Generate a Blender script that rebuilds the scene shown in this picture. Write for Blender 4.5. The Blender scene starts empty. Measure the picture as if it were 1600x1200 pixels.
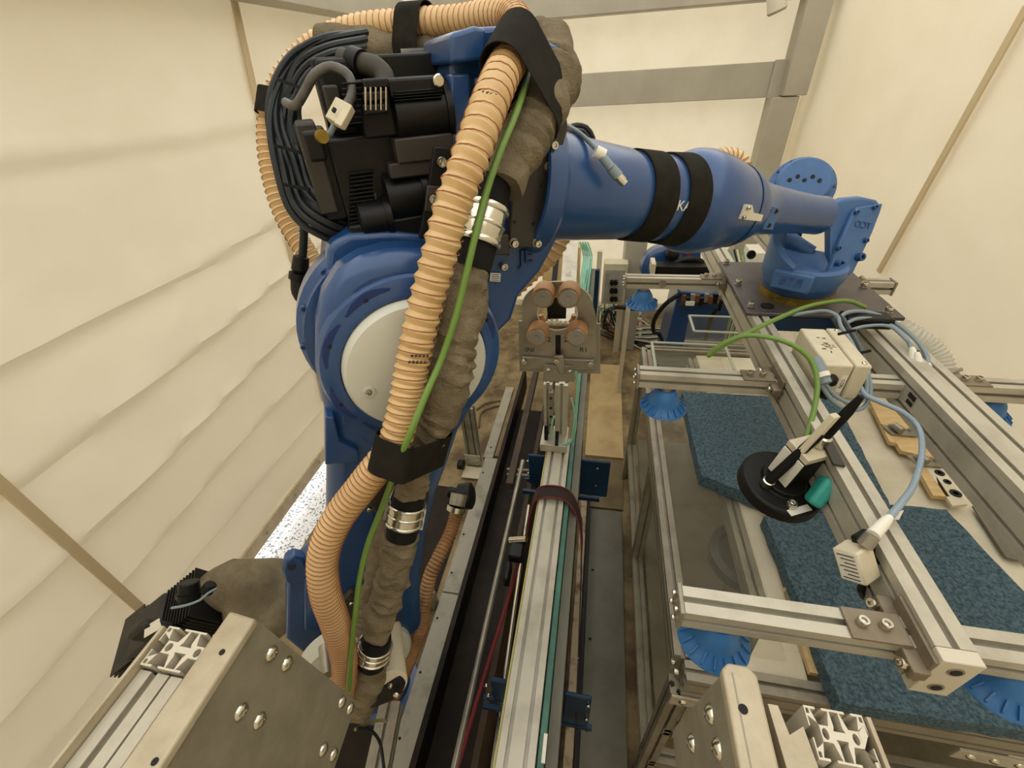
import bpy, math, random
from mathutils import Vector as V, Matrix, noise
random.seed(7)
S = bpy.context.scene
COL = S.collection
# ---------------------------------------------------------------- camera
F = 669.0
H = 2.2
def _n(v):
    return V(v).normalized()
aY = _n((155, -500, F)); aD = V((60.5, 912.8, F)); aD = (aD - aY * aD.dot(aY)).normalized()
aX = aD.cross(aY)
if aX.x < 0: aX = -aX
aU = -aD
CP = V((0, 0, H))
cam = bpy.data.cameras.new('camera'); co = bpy.data.objects.new('camera', cam); COL.objects.link(co)
cam.sensor_fit = 'HORIZONTAL'; cam.sensor_width = 36; cam.lens = 36 * F / 1600; cam.clip_start = .02; cam.clip_end = 200
cr = V((aX.x, aY.x, aU.x)); cd = V((aX.y, aY.y, aU.y)); cf = V((aX.z, aY.z, aU.z))
m = Matrix((cr, -cd, -cf)).transposed().to_4x4(); m.translation = CP
co.matrix_world = m
S.camera = co
S.view_settings.view_transform = 'Standard'
S.view_settings.look = 'None'
S.view_settings.gamma = 1
S.view_settings.use_curve_mapping = False
S.view_settings.exposure = 0.0
# ---------------------------------------------------------------- sky and light
w = bpy.data.worlds.new('sky'); S.world = w; w.use_nodes = True
bg = w.node_tree.nodes['Background']; bg.inputs[0].default_value = (1.0, .975, .925, 1); bg.inputs[1].default_value = 1.82

def ray(px, py):
    v = V((px - 800, py - 600, F)); return V((v.dot(aX), v.dot(aY), v.dot(aU))) / F
UU = V((.8387, .5446, 0)); NN = V((.5446, -.8387, 0))          # robot arm plane: along, and towards the near side
C0 = .836
def W(px, py, z=None, y=None, x=None, d=None, o=None):
    r = ray(px, py)
    if z is not None: t = (z - H) / r.z
    elif y is not None: t = y / r.y
    elif x is not None: t = x / r.x
    elif o is not None: t = (C0 - o) / (-(r.dot(NN)))
    else: t = d
    return CP + r * t
def dep(p):
    return (p - CP).dot(cf)

# ---------------------------------------------------------------- materials
def srgb(r, g, b):
    f = lambda c: (c / 255 / 12.92) if c / 255 <= .04045 else ((c / 255 + .055) / 1.055) ** 2.4
    return (f(r), f(g), f(b), 1)
MATS = {}
def mat(name, c, rough=.5, metal=0, c2=None, sc=8, lo=.4, hi=.65, bump=0, bsc=60, coat=0, stretch=None, alpha=None, trans=0, spec=None, detail=5):
    if name in MATS: return MATS[name]
    mt = bpy.data.materials.new(name); mt.use_nodes = True
    nt = mt.node_tree; b = nt.nodes['Principled BSDF']
    b.inputs['Base Color'].default_value = srgb(*c); b.inputs['Roughness'].default_value = rough; b.inputs['Metallic'].default_value = metal
    if spec is not None: b.inputs['Specular IOR Level'].default_value = spec
    if coat: b.inputs['Coat Weight'].default_value = coat; b.inputs['Coat Roughness'].default_value = .2
    tc = nt.nodes.new('ShaderNodeTexCoord'); mp = nt.nodes.new('ShaderNodeMapping'); nt.links.new(tc.outputs['Object'], mp.inputs[0])
    if stretch: mp.inputs['Scale'].default_value = stretch
    if c2:
        n = nt.nodes.new('ShaderNodeTexNoise'); n.inputs['Scale'].default_value = sc; n.inputs['Detail'].default_value = detail; n.inputs['Roughness'].default_value = .65
        r = nt.nodes.new('ShaderNodeValToRGB'); r.color_ramp.elements[0].position = lo; r.color_ramp.elements[1].position = hi
        r.color_ramp.elements[0].color = srgb(*c); r.color_ramp.elements[1].color = srgb(*c2)
        nt.links.new(mp.outputs[0], n.inputs[0]); nt.links.new(n.outputs[0], r.inputs[0]); nt.links.new(r.outputs[0], b.inputs['Base Color'])
    if bump:
        n = nt.nodes.new('ShaderNodeTexNoise'); n.inputs['Scale'].default_value = bsc; n.inputs['Detail'].default_value = 4
        bp = nt.nodes.new('ShaderNodeBump'); bp.inputs['Strength'].default_value = bump; bp.inputs['Distance'].default_value = .01
        nt.links.new(mp.outputs[0], n.inputs[0]); nt.links.new(n.outputs[0], bp.inputs['Height']); nt.links.new(bp.outputs[0], b.inputs['Normal']); bout = bp.outputs[0]
    if trans:
        b.inputs['Transmission Weight'].default_value = 0
        tr = nt.nodes.new('ShaderNodeBsdfTranslucent'); tr.inputs[0].default_value = srgb(*c)
        mx = nt.nodes.new('ShaderNodeMixShader'); mx.inputs[0].default_value = trans
        if bump: nt.links.new(bout, tr.inputs['Normal'])
        o = nt.nodes['Material Output']
        nt.links.new(b.outputs[0], mx.inputs[1]); nt.links.new(tr.outputs[0], mx.inputs[2]); nt.links.new(mx.outputs[0], o.inputs[0])
    if alpha is not None:
        tp = nt.nodes.new('ShaderNodeBsdfTransparent'); tp.inputs[0].default_value = (.97, .97, .95, 1)
        mx = nt.nodes.new('ShaderNodeMixShader'); mx.inputs[0].default_value = alpha
        o = nt.nodes['Material Output']
        nt.links.new(tp.outputs[0], mx.inputs[1]); nt.links.new(b.outputs[0], mx.inputs[2]); nt.links.new(mx.outputs[0], o.inputs[0])
    MATS[name] = mt
    return mt
BLUE = mat('blue paint', (30, 66, 114), .3, 0, (36, 74, 124), 5, .3, .7, .08, 18, coat=.4, spec=.45)
BLUE2 = mat('blue matt cast paint', (58, 92, 136), .45, 0, (72, 106, 150), 6, .3, .7, .06, 40, spec=.35)
NAVY = mat('dark blue bracket paint', (12, 42, 68), .4, 0, (15, 50, 80), 9, spec=.3)
ALU = mat('anodised aluminium', (188, 182, 164), .42, .3, (148, 140, 122), 7, .48, .8, .03, 200)
ALUD = mat('worn aluminium', (150, 143, 126), .5, .4, (112, 104, 88), 9, .45, .75, .05, 120)
ALUC = mat('sawn aluminium end', (206, 198, 178), .5, .2)
STEEL = mat('brushed steel', (158, 152, 138), .36, .6, (128, 122, 108), 9, .4, .7)
CHROME = mat('chrome', (205, 201, 188), .18, 1)
PLATE = mat('mill plate', (154, 147, 128), .55, .25, (134, 127, 108), 16, .35, .7, .12, 500)
FLANGE = mat('bare flange aluminium', (188, 176, 150), .5, .2, (160, 146, 120), 9, .4, .7, .05, 150)
BLACK = mat('black plastic', (15, 15, 14), .45, 0, (24, 23, 21), 6, spec=.25)
BLACKM = mat('black motor paint', (12, 12, 11), .38, .0, (22, 21, 19), 5, spec=.28)
BRACK = mat('dark brown black bracket', (46, 41, 34), .5, 0, (54, 48, 40), 5)
RUBB = mat('black rubber', (20, 19, 17), .7, spec=.2)
VELC = mat('black hook strap', (32, 30, 24), .9, 0, (40, 38, 31), 30, bump=.2, bsc=900, spec=.1)
HOSE = mat('tan hose', (212, 180, 128), .45, 0, (196, 160, 108), 10, .45, .7, coat=.1)
WIRE = mat('copper hose wire', (158, 104, 60), .5, .1)
GREEN = mat('green cable sheath', (104, 136, 56), .45)
GREY_C = mat('grey cable sheath', (124, 138, 142), .45)
BLKC = mat('black cable sheath', (30, 33, 34), .45, spec=.3)
AQUA = mat('pale green air tube', (138, 196, 172), .4)
CLOTH = mat('grey brown fabric', (132, 120, 97), .95, 0, (100, 90, 70), 14, .35, .7, .5, 260, spec=.1)
WHITEC = mat('pale grey cover', (204, 204, 190), .4, 0, (190, 190, 176), 4)
CREAM = mat('cream enclosure plastic', (206, 196, 168), .45, 0, (190, 180, 150), 9)
BRONZ = mat('dull bracket steel', (132, 120, 100), .45, .35, (108, 96, 78), 12, .4, .7)
WHITE = mat('white board', (214, 206, 182), .55, 0, (196, 184, 158), 5, .4, .7)
CUPB = mat('blue silicone', (44, 104, 160), .42)
TEAL = mat('teal fibre pad', (98, 124, 136), .95, 0, (48, 74, 88), 130, .35, .65, .9, 260, detail=3)
TEALH = mat('teal plastic', (48, 150, 138), .45)
WOOD = mat('tan plywood', (206, 178, 128), .6, 0, (188, 156, 104), 8, stretch=(1, 5, 1))
GOLD = mat('brass ring', (168, 138, 48), .4, .7, (110, 92, 40), 20)
GPLATE = mat('dark grey steel plate', (92, 86, 84), .4, .5, (78, 72, 72), 12)
ROLL = mat('tan roller rubber', (168, 122, 72), .5)
RED = mat('dark red strap edge', (124, 30, 34), .6)
STRAPK = mat('black red ratchet webbing', (38, 20, 20), .8)
BROWN = mat('dirty brown steel', (48, 37, 26), .7, 0, (72, 56, 38), 6, .4, .7)
DARK = mat('dark grease and shade steel', (30, 25, 19), .6, 0, (48, 39, 29), 5, spec=.2)  # grease on the channel, painted floor shade on the tray and sheet
GREYP = mat('grey painted sheet', (160, 156, 140), .5, 0, (122, 118, 102), 9, .5, .75, .02)
GREYD = mat('dusty grey sheet', (112, 110, 96), .55, 0, (96, 92, 76), 5, .4, .7)
TANB = mat('tan floor board', (190, 166, 118), .6, 0, (168, 142, 98), 4)
BEAM = mat('grey painted beam', (172, 166, 148), .5, 0, (162, 156, 138), 3)
CLEAR = mat('clear acrylic', (226, 222, 205), .1, 0, alpha=.05)
CLEARE = mat('acrylic edge', (196, 200, 186), .2, 0, alpha=.6)
PIPEW = mat('cream plastic tube', (206, 196, 170), .45)
LABEL = mat('white label', (226, 222, 206), .6)
INK = mat('black ink', (22, 20, 18), .8)
PIPEC = mat('clear ribbed tube', (206, 204, 190), .25, 0, alpha=.42)
YEL = mat('yellow cable', (112, 104, 56), .5)

# floor, gravel, canvas
def m_floor():
    mt = mat('stained concrete', (150, 132, 94), .75, 0, (86, 70, 46), 3.4, .40, .62, .15, 60, detail=9)
    return mt
def m_gravel():
    mt = bpy.data.materials.new('white gravel'); mt.use_nodes = True; nt = mt.node_tree; b = nt.nodes['Principled BSDF']
    v = nt.nodes.new('ShaderNodeTexNoise'); v.inputs['Scale'].default_value = 70; v.inputs['Detail'].default_value = 2
    tc = nt.nodes.new('ShaderNodeTexCoord'); nt.links.new(tc.outputs['Object'], v.inputs[0])
    r = nt.nodes.new('ShaderNodeValToRGB'); r.color_ramp.elements[0].position = .36; r.color_ramp.elements[1].position = .46
    r.color_ramp.elements[0].color = srgb(120, 126, 140); r.color_ramp.elements[1].color = srgb(252, 253, 255)
    nt.links.new(v.outputs[0], r.inputs[0]); nt.links.new(r.outputs[0], b.inputs['Base Color']); b.inputs['Roughness'].default_value = .8
    return mt
def m_tarp(name, c, c2, tr):
    mt = mat(name, c, .6, 0, c2, 3.2 if 'back' in name else 1.1, .4, .75, .45 if 'back' in name else .22, 9 if 'back' in name else 6, trans=tr, detail=8)
    return mt

# ---------------------------------------------------------------- mesh tools
def frame(ax, up=V((0, 0, 1))):
    ax = ax.normalized()
    if abs(ax.dot(up.normalized())) > .99: up = V((0, 1, 0)) if abs(ax.y) < .9 else V((1, 0, 0))
    a = up.cross(ax).normalized(); b = ax.cross(a).normalized()
    return a, b, ax
class MB:
    def __init__(s): s.v = []; s.f = []
    def add(s, vs, fs):
        o = len(s.v); s.v += [V(p) for p in vs]; s.f += [tuple(i + o for i in f) for f in fs]; return s
    def box(s, c, sz, ax=None):
        x, y, z = ax or (V((1, 0, 0)), V((0, 1, 0)), V((0, 0, 1)))
        c = V(c); hx, hy, hz = [q / 2 for q in sz]
        vs = [c + x * hx * i + y * hy * j + z * hz * k for i in (-1, 1) for j in (-1, 1) for k in (-1, 1)]
        return s.add(vs, [(0, 1, 3, 2), (4, 6, 7, 5), (0, 4, 5, 1), (2, 3, 7, 6), (0, 2, 6, 4), (1, 5, 7, 3)])
    def bb(s, lo, hi):
        lo = V(lo); hi = V(hi); return s.box((lo + hi) / 2, (hi - lo))
    def beam(s, a, b, w, h, up=V((0, 0, 1))):
        a = V(a); b = V(b); x, u, d = frame(b - a, up)
        return s.box((a + b) / 2, (w, h, (b - a).length), (x, u, d))
    def cyl(s, a, b, r, r2=None, n=20):
        a = V(a); b = V(b); x, y, d = frame(b - a); r2 = r if r2 is None else r2
        vs = []
        for p, q in ((a, r), (b, r2)):
            for i in range(n):
                t = 2 * math.pi * i / n; vs.append(p + (x * math.cos(t) + y * math.sin(t)) * q)
        fs = [(i, (i + 1) % n, n + (i + 1) % n, n + i) for i in range(n)]
        fs += [tuple(range(n))[::-1], tuple(range(n, 2 * n))]
        return s.add(vs, fs)
    def lathe(s, prof, o, ax, n=32, up=V((0, 0, 1)), sx=1, sy=1):
        o = V(o); x, y, d = frame(V(ax), up); vs = []; m = len(prof)
        for (r, h) in prof:
            for i in range(n):
                t = 2 * math.pi * i / n; vs.append(o + d * h + (x * math.cos(t) * sx + y * math.sin(t) * sy) * max(r, 1e-5))
        fs = []
        for k in range(m - 1):
            for i in range(n): fs.append((k * n + i, k * n + (i + 1) % n, (k + 1) * n + (i + 1) % n, (k + 1) * n + i))
        fs.append(tuple(range(n))[::-1]); fs.append(tuple(range((m - 1) * n, m * n)))
        return s.add(vs, fs)
    def tube(s, pts, r, n=10, squash=1):
        pts = [V(p) for p in pts]; N = len(pts)
        rr = r if callable(r) else (lambda i: r)
        prev = None; vs = []
        for i, p in enumerate(pts):
            t = (pts[min(i + 1, N - 1)] - pts[max(i - 1, 0)])
            if t.length < 1e-9: t = V((0, 0, 1))
            t.normalize()
            if prev is None: x, y, _ = frame(t)
            else:
                x = (prev - t * prev.dot(t))
                x = x.normalized() if x.length > 1e-6 else frame(t)[0]
                y = t.cross(x)
            prev = x; q = rr(i)
            for k in range(n):
                a = 2 * math.pi * k / n; vs.append(p + x * math.cos(a) * q + y * math.sin(a) * q * squash)
        fs = [(i * n + k, i * n + (k + 1) % n, (i + 1) * n + (k + 1) % n, (i + 1) * n + k) for i in range(N - 1) for k in range(n)]
        fs += [tuple(range(n))[::-1], tuple(range((N - 1) * n, N * n))]
        return s.add(vs, fs)
    def prism(s, pts, off):
        pts = [V(p) for p in pts]; n = len(pts); off = V(off)
        vs = pts + [p + off for p in pts]
        fs = [(i, (i + 1) % n, n + (i + 1) % n, n + i) for i in range(n)] + [tuple(range(n))[::-1], tuple(range(n, 2 * n))]
        return s.add(vs, fs)
    def ext(s, pts2, a, b, up=V((0, 0, 1))):
        a = V(a); b = V(b); x, u, d = frame(b - a, up)
        return s.prism([a + x * p[0] + u * p[1] for p in pts2], b - a)
    def ball(s, c, r, n=16, m=10, sc=(1, 1, 1)):
        prof = [(r * math.sin(math.pi * k / m), -r * math.cos(math.pi * k / m)) for k in range(m + 1)]
        o = MB().lathe(prof, (0, 0, 0), (0, 0, 1), n)
        return s.add([V((p.x * sc[0], p.y * sc[1], p.z * sc[2])) + V(c) for p in o.v], o.f)
    def build(s, name, mt, parent=None, smooth=None, bev=0, loc=None, disp=None, seg=2):
        import bmesh
        vs = s.v
        if disp: vs = [p + disp(p) for p in vs]
        if parent is not None: off = WL[parent]
        elif loc is not None: off = V(loc)
        else:
            xs = [p.x for p in vs]; ys = [p.y for p in vs]; zs = [p.z for p in vs]
            off = V(((min(xs) + max(xs)) / 2, (min(ys) + max(ys)) / 2, min(zs)))
        me = bpy.data.meshes.new(name); me.from_pydata([p - off for p in vs], [], s.f)
        bm = bmesh.new(); bm.from_mesh(me); bmesh.ops.recalc_face_normals(bm, faces=bm.faces); bm.to_mesh(me); bm.free()
        me.materials.append(mt)
        ob = bpy.data.objects.new(name, me); COL.objects.link(ob)
        if parent is None: ob.location = off
        else: ob.parent = parent
        WL[ob] = off
        if smooth is None: smooth = True
        if smooth:
            me.shade_smooth()
            try: me.set_sharp_from_angle(angle=math.radians(35))
            except Exception: pass
        if bev:
            md = ob.modifiers.new('bevel', 'BEVEL'); md.width = bev; md.segments = seg; md.limit_method = 'ANGLE'; md.angle_limit = math.radians(40); md.harden_normals = False
        return ob
WL = {}
def tag(o, label, cat, group=None, kind=None):
    o['label'] = label; o['category'] = cat
    if group: o['group'] = group
    if kind: o['kind'] = kind
    return o
def thing(name, label, cat, loc, group=None):
    o = bpy.data.objects.new(name, None); COL.objects.link(o); o.location = V(loc); o.empty_display_size = .05
    WL[o] = V(loc); return tag(o, label, cat, group)
def struct(o):
    o['kind'] = 'structure'; return o
def inst(me, name, parent, loc, ax=V((0, 0, 1)), sc=1.0, up=V((0, 0, 1))):
    """one copy of a shared mesh as an object of its own, its local z along ax"""
    ob = bpy.data.objects.new(name, me); COL.objects.link(ob)
    x, y, d = frame(V(ax), up)
    R = Matrix((x, y, d)).transposed().to_4x4()
    off = WL[parent] if parent is not None else V((0, 0, 0))
    ob.matrix_local = Matrix.Translation(V(loc) - off) @ R @ Matrix.Scale(sc, 4)
    if parent is not None: ob.parent = parent
    WL[ob] = V(loc)
    return ob
def proto(mb, name, mt, bev=0):
    ob = mb.build(name, mt, loc=(0, 0, 0), bev=bev); me = ob.data; bpy.data.objects.remove(ob); return me
def cr_path(pts, step=.01):
    pts = [V(p) for p in pts]; P = [pts[0] * 2 - pts[1]] + pts + [pts[-1] * 2 - pts[-2]]
    out = []
    for i in range(1, len(P) - 2):
        p0, p1, p2, p3 = P[i - 1:i + 3]; L = (p2 - p1).length; n = max(2, int(L / step))
        for k in range(n):
            t = k / n
            out.append(.5 * ((2 * p1) + (p2 - p0) * t + (2 * p0 - 5 * p1 + 4 * p2 - p3) * t * t + (3 * p1 - p0 - 3 * p2 + p3) * t ** 3))
    out.append(P[-2]); return out
def text(name, s, size, org, xd, yd, mt, parent, depth=.0006, curve=None):
    cu = bpy.data.curves.new('t', 'FONT'); cu.body = s; cu.size = size; cu.extrude = depth; cu.align_x = 'CENTER'; cu.align_y = 'CENTER'
    ob = bpy.data.objects.new('t', cu); COL.objects.link(ob)
    dg = bpy.context.evaluated_depsgraph_get(); me = bpy.data.meshes.new_from_object(ob.evaluated_get(dg)); bpy.data.objects.remove(ob)
    xd = V(xd).normalized(); yd = V(yd).normalized(); zd = xd.cross(yd); org = V(org)
    off = WL[parent]
    for v in me.vertices:
        p = v.co.copy()
        q = curve(p) if curve else org + xd * p.x + yd * p.y + zd * p.z
        v.co = q - off
    me.materials.clear(); me.materials.append(mt); me.name = name
    o = bpy.data.objects.new(name, me); COL.objects.link(o); o.parent = parent; WL[o] = off
    return o
# fasteners
def hexr(r, k=6):
    return [(r * math.cos(2 * math.pi * i / k), r * math.sin(2 * math.pi * i / k)) for i in range(k)]
CAPB = proto(MB().lathe([(.001, 0), (.0075, 0), (.0082, .001), (.0082, .0105), (.0074, .012), (.0045, .012), (.0042, .006), (.001, .005)], (0, 0, 0), (0, 0, 1), 18), 'cap_bolt', CHROME)
WASH = proto(MB().lathe([(.0105, 0), (.0105, .0018), (.004, .0018)], (0, 0, 0), (0, 0, 1), 18), 'washer', STEEL)
DOME = proto(MB().lathe([(.011, 0), (.0105, .002), (.008, .005), (.0045, .0068), (.004, .0068), (.0037, .0035), (.001, .003)], (0, 0, 0), (0, 0, 1), 16), 'button_bolt', CHROME)
BBOLT = proto(MB().lathe([(.001, 0), (.0075, 0), (.0082, .001), (.0082, .0105), (.0074, .012), (.0045, .012), (.0042, .006), (.001, .005)], (0, 0, 0), (0, 0, 1), 18), 'painted_bolt', BLUE)
HOLE = proto(MB().lathe([(.004, -.001), (.004, .0006), (.001, .0007)], (0, 0, 0), (0, 0, 1), 12), 'threaded_hole', INK)
def bolts(parent, pts, ax, sc=1, me=None, name='bolt', wash=False):
    for p in pts:
        if wash:
            wo = inst(WASH, 'washer', parent, p, ax, sc)
            inst(me or CAPB, name, parent, V(p) + V(ax).normalized() * .0018 * sc, ax, sc)
        else:
            inst(me or CAPB, name, parent, p, ax, sc)
# slotted aluminium profile outline, w across, h high
def tslot(w, h, nw=1, nh=1, o=.0045, k=.009, lip=.003, d=.0125):
    def side(L, n):
        out = []
        for i in range(n):
            c = -L / 2 + L * (i + .5) / n
            out += [(c - o, 0), (c - o, lip), (c - k, lip), (c - k * .55, d), (c + k * .55, d), (c + k, lip), (c + o, lip), (c + o, 0)]
        return out
    P = [(-w / 2, -h / 2)]
    P += [(a, -h / 2 + b) for a, b in side(w, nw)] + [(w / 2, -h / 2)]
    P += [(w / 2 - b, a) for a, b in side(h, nh)] + [(w / 2, h / 2)]
    P += [(-a, h / 2 - b) for a, b in side(w, nw)] + [(-w / 2, h / 2)]
    P += [(-w / 2 + b, -a) for a, b in side(h, nh)]
    return P
def prof(a, b, w, h, nw=1, nh=1, up=V((0, 0, 1))):
    return MB().ext(tslot(w, h, nw, nh), a, b, up)

# ================================================================ SETTING
fl = MB(); fl.bb((-1.605, -1.3, -.1), (1.7, 4.6, 0)); struct(fl.build('floor', m_floor(), smooth=False))
g = MB(); g.bb((-9, -3, -.12), (-1.607, 9, -.01)); struct(g.build('gravel_ground', m_gravel(), smooth=False))
TL = m_tarp('cream canvas left', (238, 231, 214), (226, 216, 196), .42)
TB = m_tarp('cream canvas back', (243, 238, 224), (230, 218, 196), .52)  # darker tone paints the shade of the crinkles, with brownish tints
TR = m_tarp('cream canvas right', (240, 233, 216), (230, 220, 201), .38)
def canvas(name, org, du, dv, nu, nv, nrm, mt, amp=.012, fold=None):
    mb = MB(); vs = []; fs = []
    for j in range(nv + 1):
        for i in range(nu + 1):
            p = V(org) + V(du) * i / nu + V(dv) * j / nv
            q = p * 1.3
            h = amp * (noise.noise(q) + .5 * noise.noise(q * 2.7) + .22 * noise.noise(q * 6))
            q2 = V((p.x * 2.1 + p.y * 1.3, p.y * 2.0 - p.z * 1.1, p.z * 2.2)); h += amp * .35 * (1 - abs(noise.noise(q2)) * 2.2) ** 3 * .5
            if fold: h += fold(p)
            vs.append(p + V(nrm) * h)
    for j in range(nv):
        for i in range(nu):
            a = j * (nu + 1) + i; fs.append((a, a + 1, a + nu + 2, a + nu + 1))
    n = len(vs); nn = V(nrm) * -.002
    mb.add(vs, fs); mb.add([v + nn for v in vs], [f[::-1] for f in fs])
    return struct(mb.build(name, mt))
def foldL(p):
    # sagging horizontal pleats that tilt along the wall
    h = 0
    for k, (z0, sl, a, w_) in enumerate([(2.05, .0, .010, .05), (1.55, .04, .014, .035), (1.25, .06, .016, .04), (.95, .05, .016, .04), (.66, .03, .014, .03), (.38, .01, .012, .025)]):
        t = (p.z - z0 - sl * (p.y - 1.2) - .02 * math.sin(p.y * 2.3 + k)) / w_
        h += a * 1.3 * math.exp(-t * t * 3) * (.6 + .4 * math.sin(p.y * 1.7 + k * 2))
        h += a * 1.3 * math.tanh(t * 2.2) * math.exp(-abs(t) / 3)
    return h
canvas('wall_left', (-1.8, -1.2, .14), (0, 5.7, 0), (0, 0, 3.4), 170, 130, (1, 0, 0), TL, .02, foldL)
canvas('wall_back', (-1.85, 4.5, -.02), (3.5, 0, 0), (0, 0, 3.5), 120, 100, (0, -1, 0), TB, .022)
canvas('wall_light_block', (-1.85, -1.25, -.02), (3.5, 0, 0), (0, 0, 3.5), 60, 50, (0, 1, 0), TR, .014)  # unseen canvas behind the camera, added to cut low light
canvas('wall_right', (1.52, -1.25, -.02), (0, 5.8, 0), (0, 0, 3.5), 130, 100, (-1, 0, 0), TR, .014)
# hem of the left canvas with its eyelets
hm = MB(); hm.bb((-1.80, -1.2, .07), (-1.785, 4.4, .155)); hem = hm.build('trim_1', mat('hem webbing', (196, 180, 148), .7, 0, (176, 158, 128), 12), bev=.002); struct(hem)
hs = MB()
for k in range(14):
    y0 = .35 + k * .28
    rg = MB().lathe([(.004, 0), (.010, 0), (.011, .002), (.010, .004), (.004, .004)], (-1.784, y0, .11), (1, 0, 0), 14)
    rg.build('eyelet', STEEL, hem)
def batten(name, a, b, wd=.045):
    mb = MB().beam(a, b, wd, .012, up=V((1, 0, 0))); return struct(mb.build(name, mat('batten tape', (196, 176, 138), .55), bev=.002))
batten('trim_2', W(366, 2, x=-1.775) + (W(366, 2, x=-1.775) - W(500, 600, x=-1.775)) * .1, W(506, 625, x=-1.775), .04)
batten('trim_3', W(-60, 702, x=-1.77), W(232, 962, x=-1.77), .034)
batten('trim_4', W(1606, 8, x=1.49), W(1373, 425, x=1.49), .035)
# steel frame beams
bm_ = MB().bb((-1.72, 4.22, 2.5), (1.5, 4.40, 2.68)); bb = bm_.build('trim_5', BEAM, bev=.006); struct(bb)
bm_ = MB().bb((-1.75, .9, 2.53), (-1.60, 4.2, 2.68)); struct(bm_.build('trim_6', BEAM, bev=.006))
bm_ = MB().bb((-1.7, 4.30, 1.925), (1.28, 4.39, 2.15)); struct(bm_.build('trim_7', BEAM, bev=.005))
c1 = MB(); c1.bb((1.22, 4.20, 0), (1.41, 4.38, 1.93)); struct(c1.build('trim_8', BEAM, bev=.006))
c2 = MB(); c2.bb((1.285, 4.19, 1.935), (1.45, 4.37, 2.5)); struct(c2.build('trim_9', BEAM, bev=.006))
c3 = MB(); c3.bb((1.20, 4.285, 1.92), (1.40, 4.295, 2.16)); c3.build('joint_plate', BEAM); struct(bpy.data.objects['joint_plate'])
# back base board and step
b0 = MB().bb((-1.7, 4.28, 0), (1.5, 4.42, .10)); struct(b0.build('baseboard_back', mat('step concrete', (176, 166, 140), .7, 0, (150, 138, 112), 4), bev=.004))
# lamp bracket on top beam
lb = thing('tube_lamp', 'pale translucent capped lamp body under the top beam near its right end', 'lamp', W(1212, 8, y=4.15))
MB().cyl(W(1212, -14, y=4.12), W(1214, 16, y=4.12), .055, .06, 24).build('lamp_shade', mat('frosted cap', (206, 200, 180), .3, 0), lb)
MB().cyl(W(1214, 16, y=4.12), W(1214.3, 20, y=4.12), .062, .05, 24).build('rim', BEAM, lb)

# ================================================================ ROBOT
def A(s, o, z):    # arm frame -> world
    return V((-.07, .95, 0)) + UU * s + NN * o + V((0, 0, z))
def sz(px, py, o):
    p = W(px, py, o=o); q = p - V((-.07, .95, 0)); return q.dot(UU), p.z
E0 = sz(650, 566, .17)        # elbow centre (s, z)
J0 = sz(560, 1028, .17)
robot = thing('industrial_robot', 'big blue six-axis industrial robot arm bent over the machine, holding the gripper frame', 'robot', A(J0[0] - .02, -.04, 0))
def poly(pxs, o1, o0, name, mt, parent=robot, bev=.008, smooth=True):
    P = [W(x, y, o=o1) for x, y in pxs]
    return MB().prism(P, NN * (o0 - o1)).build(name, mt, parent, smooth, bev, seg=3)
# pedestal and turning column
ped = MB().lathe([(.15, 0), (.15, .02), (.11, .03), (.10, .30), (.11, .36), (.11, .42)], A(J0[0] - .08, -.12, 0), (0, 0, 1), 40)
ped.build('pedestal', BLUE, robot, bev=.004)
MB().lathe([(.11, 0), (.115, .03), (.115, .2), (.11, .4)], A(J0[0] - .08, -.12, .42), (0, 0, 1), 40).build('turning_column', BLUE, robot)
# shoulder housing
poly([(446, 1000), (446, 905), (470, 890), (512, 850), (560, 830), (640, 850), (655, 940), (640, 1010), (600, 1060), (520, 1060)], .07, .0, 'shoulder_housing', BLUE, bev=.012)
lug = poly([(441, 893), (444, 878), (458, 870), (474, 874), (482, 890), (480, 915), (446, 912)], .075, .045, 'lifting_lug', BLUE, bev=.006)
MB().cyl(W(456, 886, o=.078), W(456, 886, o=.04), .009).build('hole', INK, lug)
poly([(476, 915), (520, 915), (524, 985), (476, 985)], .095, .06, 'shoulder_boss', BLUE, bev=.004)
# lower arm casting
LA = [(776, 532), (775, 575), (762, 612), (741, 645), (720, 680), (704, 727), (687, 771), (674, 820), (666, 862), (660, 907), (660, 950), (662, 985), (640, 1004), (600, 1040), (540, 1045), (510, 1000), (506, 900), (511, 860), (513, 725), (510, 660), (500, 620), (494, 575), (494, 520), (505, 470), (530, 430), (565, 408), (610, 396), (660, 396), (705, 408), (745, 440), (768, 485)]
poly(LA, .165, .07, 'lower_arm', BLUE, bev=.03)
# inner web of the arm, lower edge rib and side bracket
poly([(508, 652), (522, 652), (530, 690), (560, 705), (562, 722), (508, 727)], .178, .13, 'cable_bracket', BLUE, bev=.003)
poly([(566, 775), (590, 748), (668, 735), (672, 775), (650, 850), (596, 812)], .178, .165, 'valve_plate', BRACK, bev=.003)
inst(CAPB, 'bolt', robot, W(577, 793, o=.166), NN, .8)
poly([(534, 985), (535, 940), (548, 926), (622, 926), (622, 985)], .182, .165, 'valve_plate', BRACK, bev=.004)
inst(CAPB, 'bolt', robot, W(549, 940, o=.182), NN, .7)
MB().prism([W(652, 797, o=.19), W(666, 796, o=.19), W(660, 828, o=.19), W(648, 826, o=.19)], NN * .001).build('rating_label', LABEL, robot)
Ec = A(E0[0], 0, E0[1]); Jc = A(J0[0], 0, J0[1])
def disc(name, prof_, c, mt, parent=robot, n=56, bev=0):
    return MB().lathe(prof_, c, NN, n).build(name, mt, parent, bev=bev)
R1 = .158
disc('elbow_ring', [(.10, .15), (R1 + .004, .15), (R1 + .006, .158), (R1, .172), (.136, .182), (.128, .182), (.126, .176), (.10, .176)], Ec, BLUE)
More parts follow.
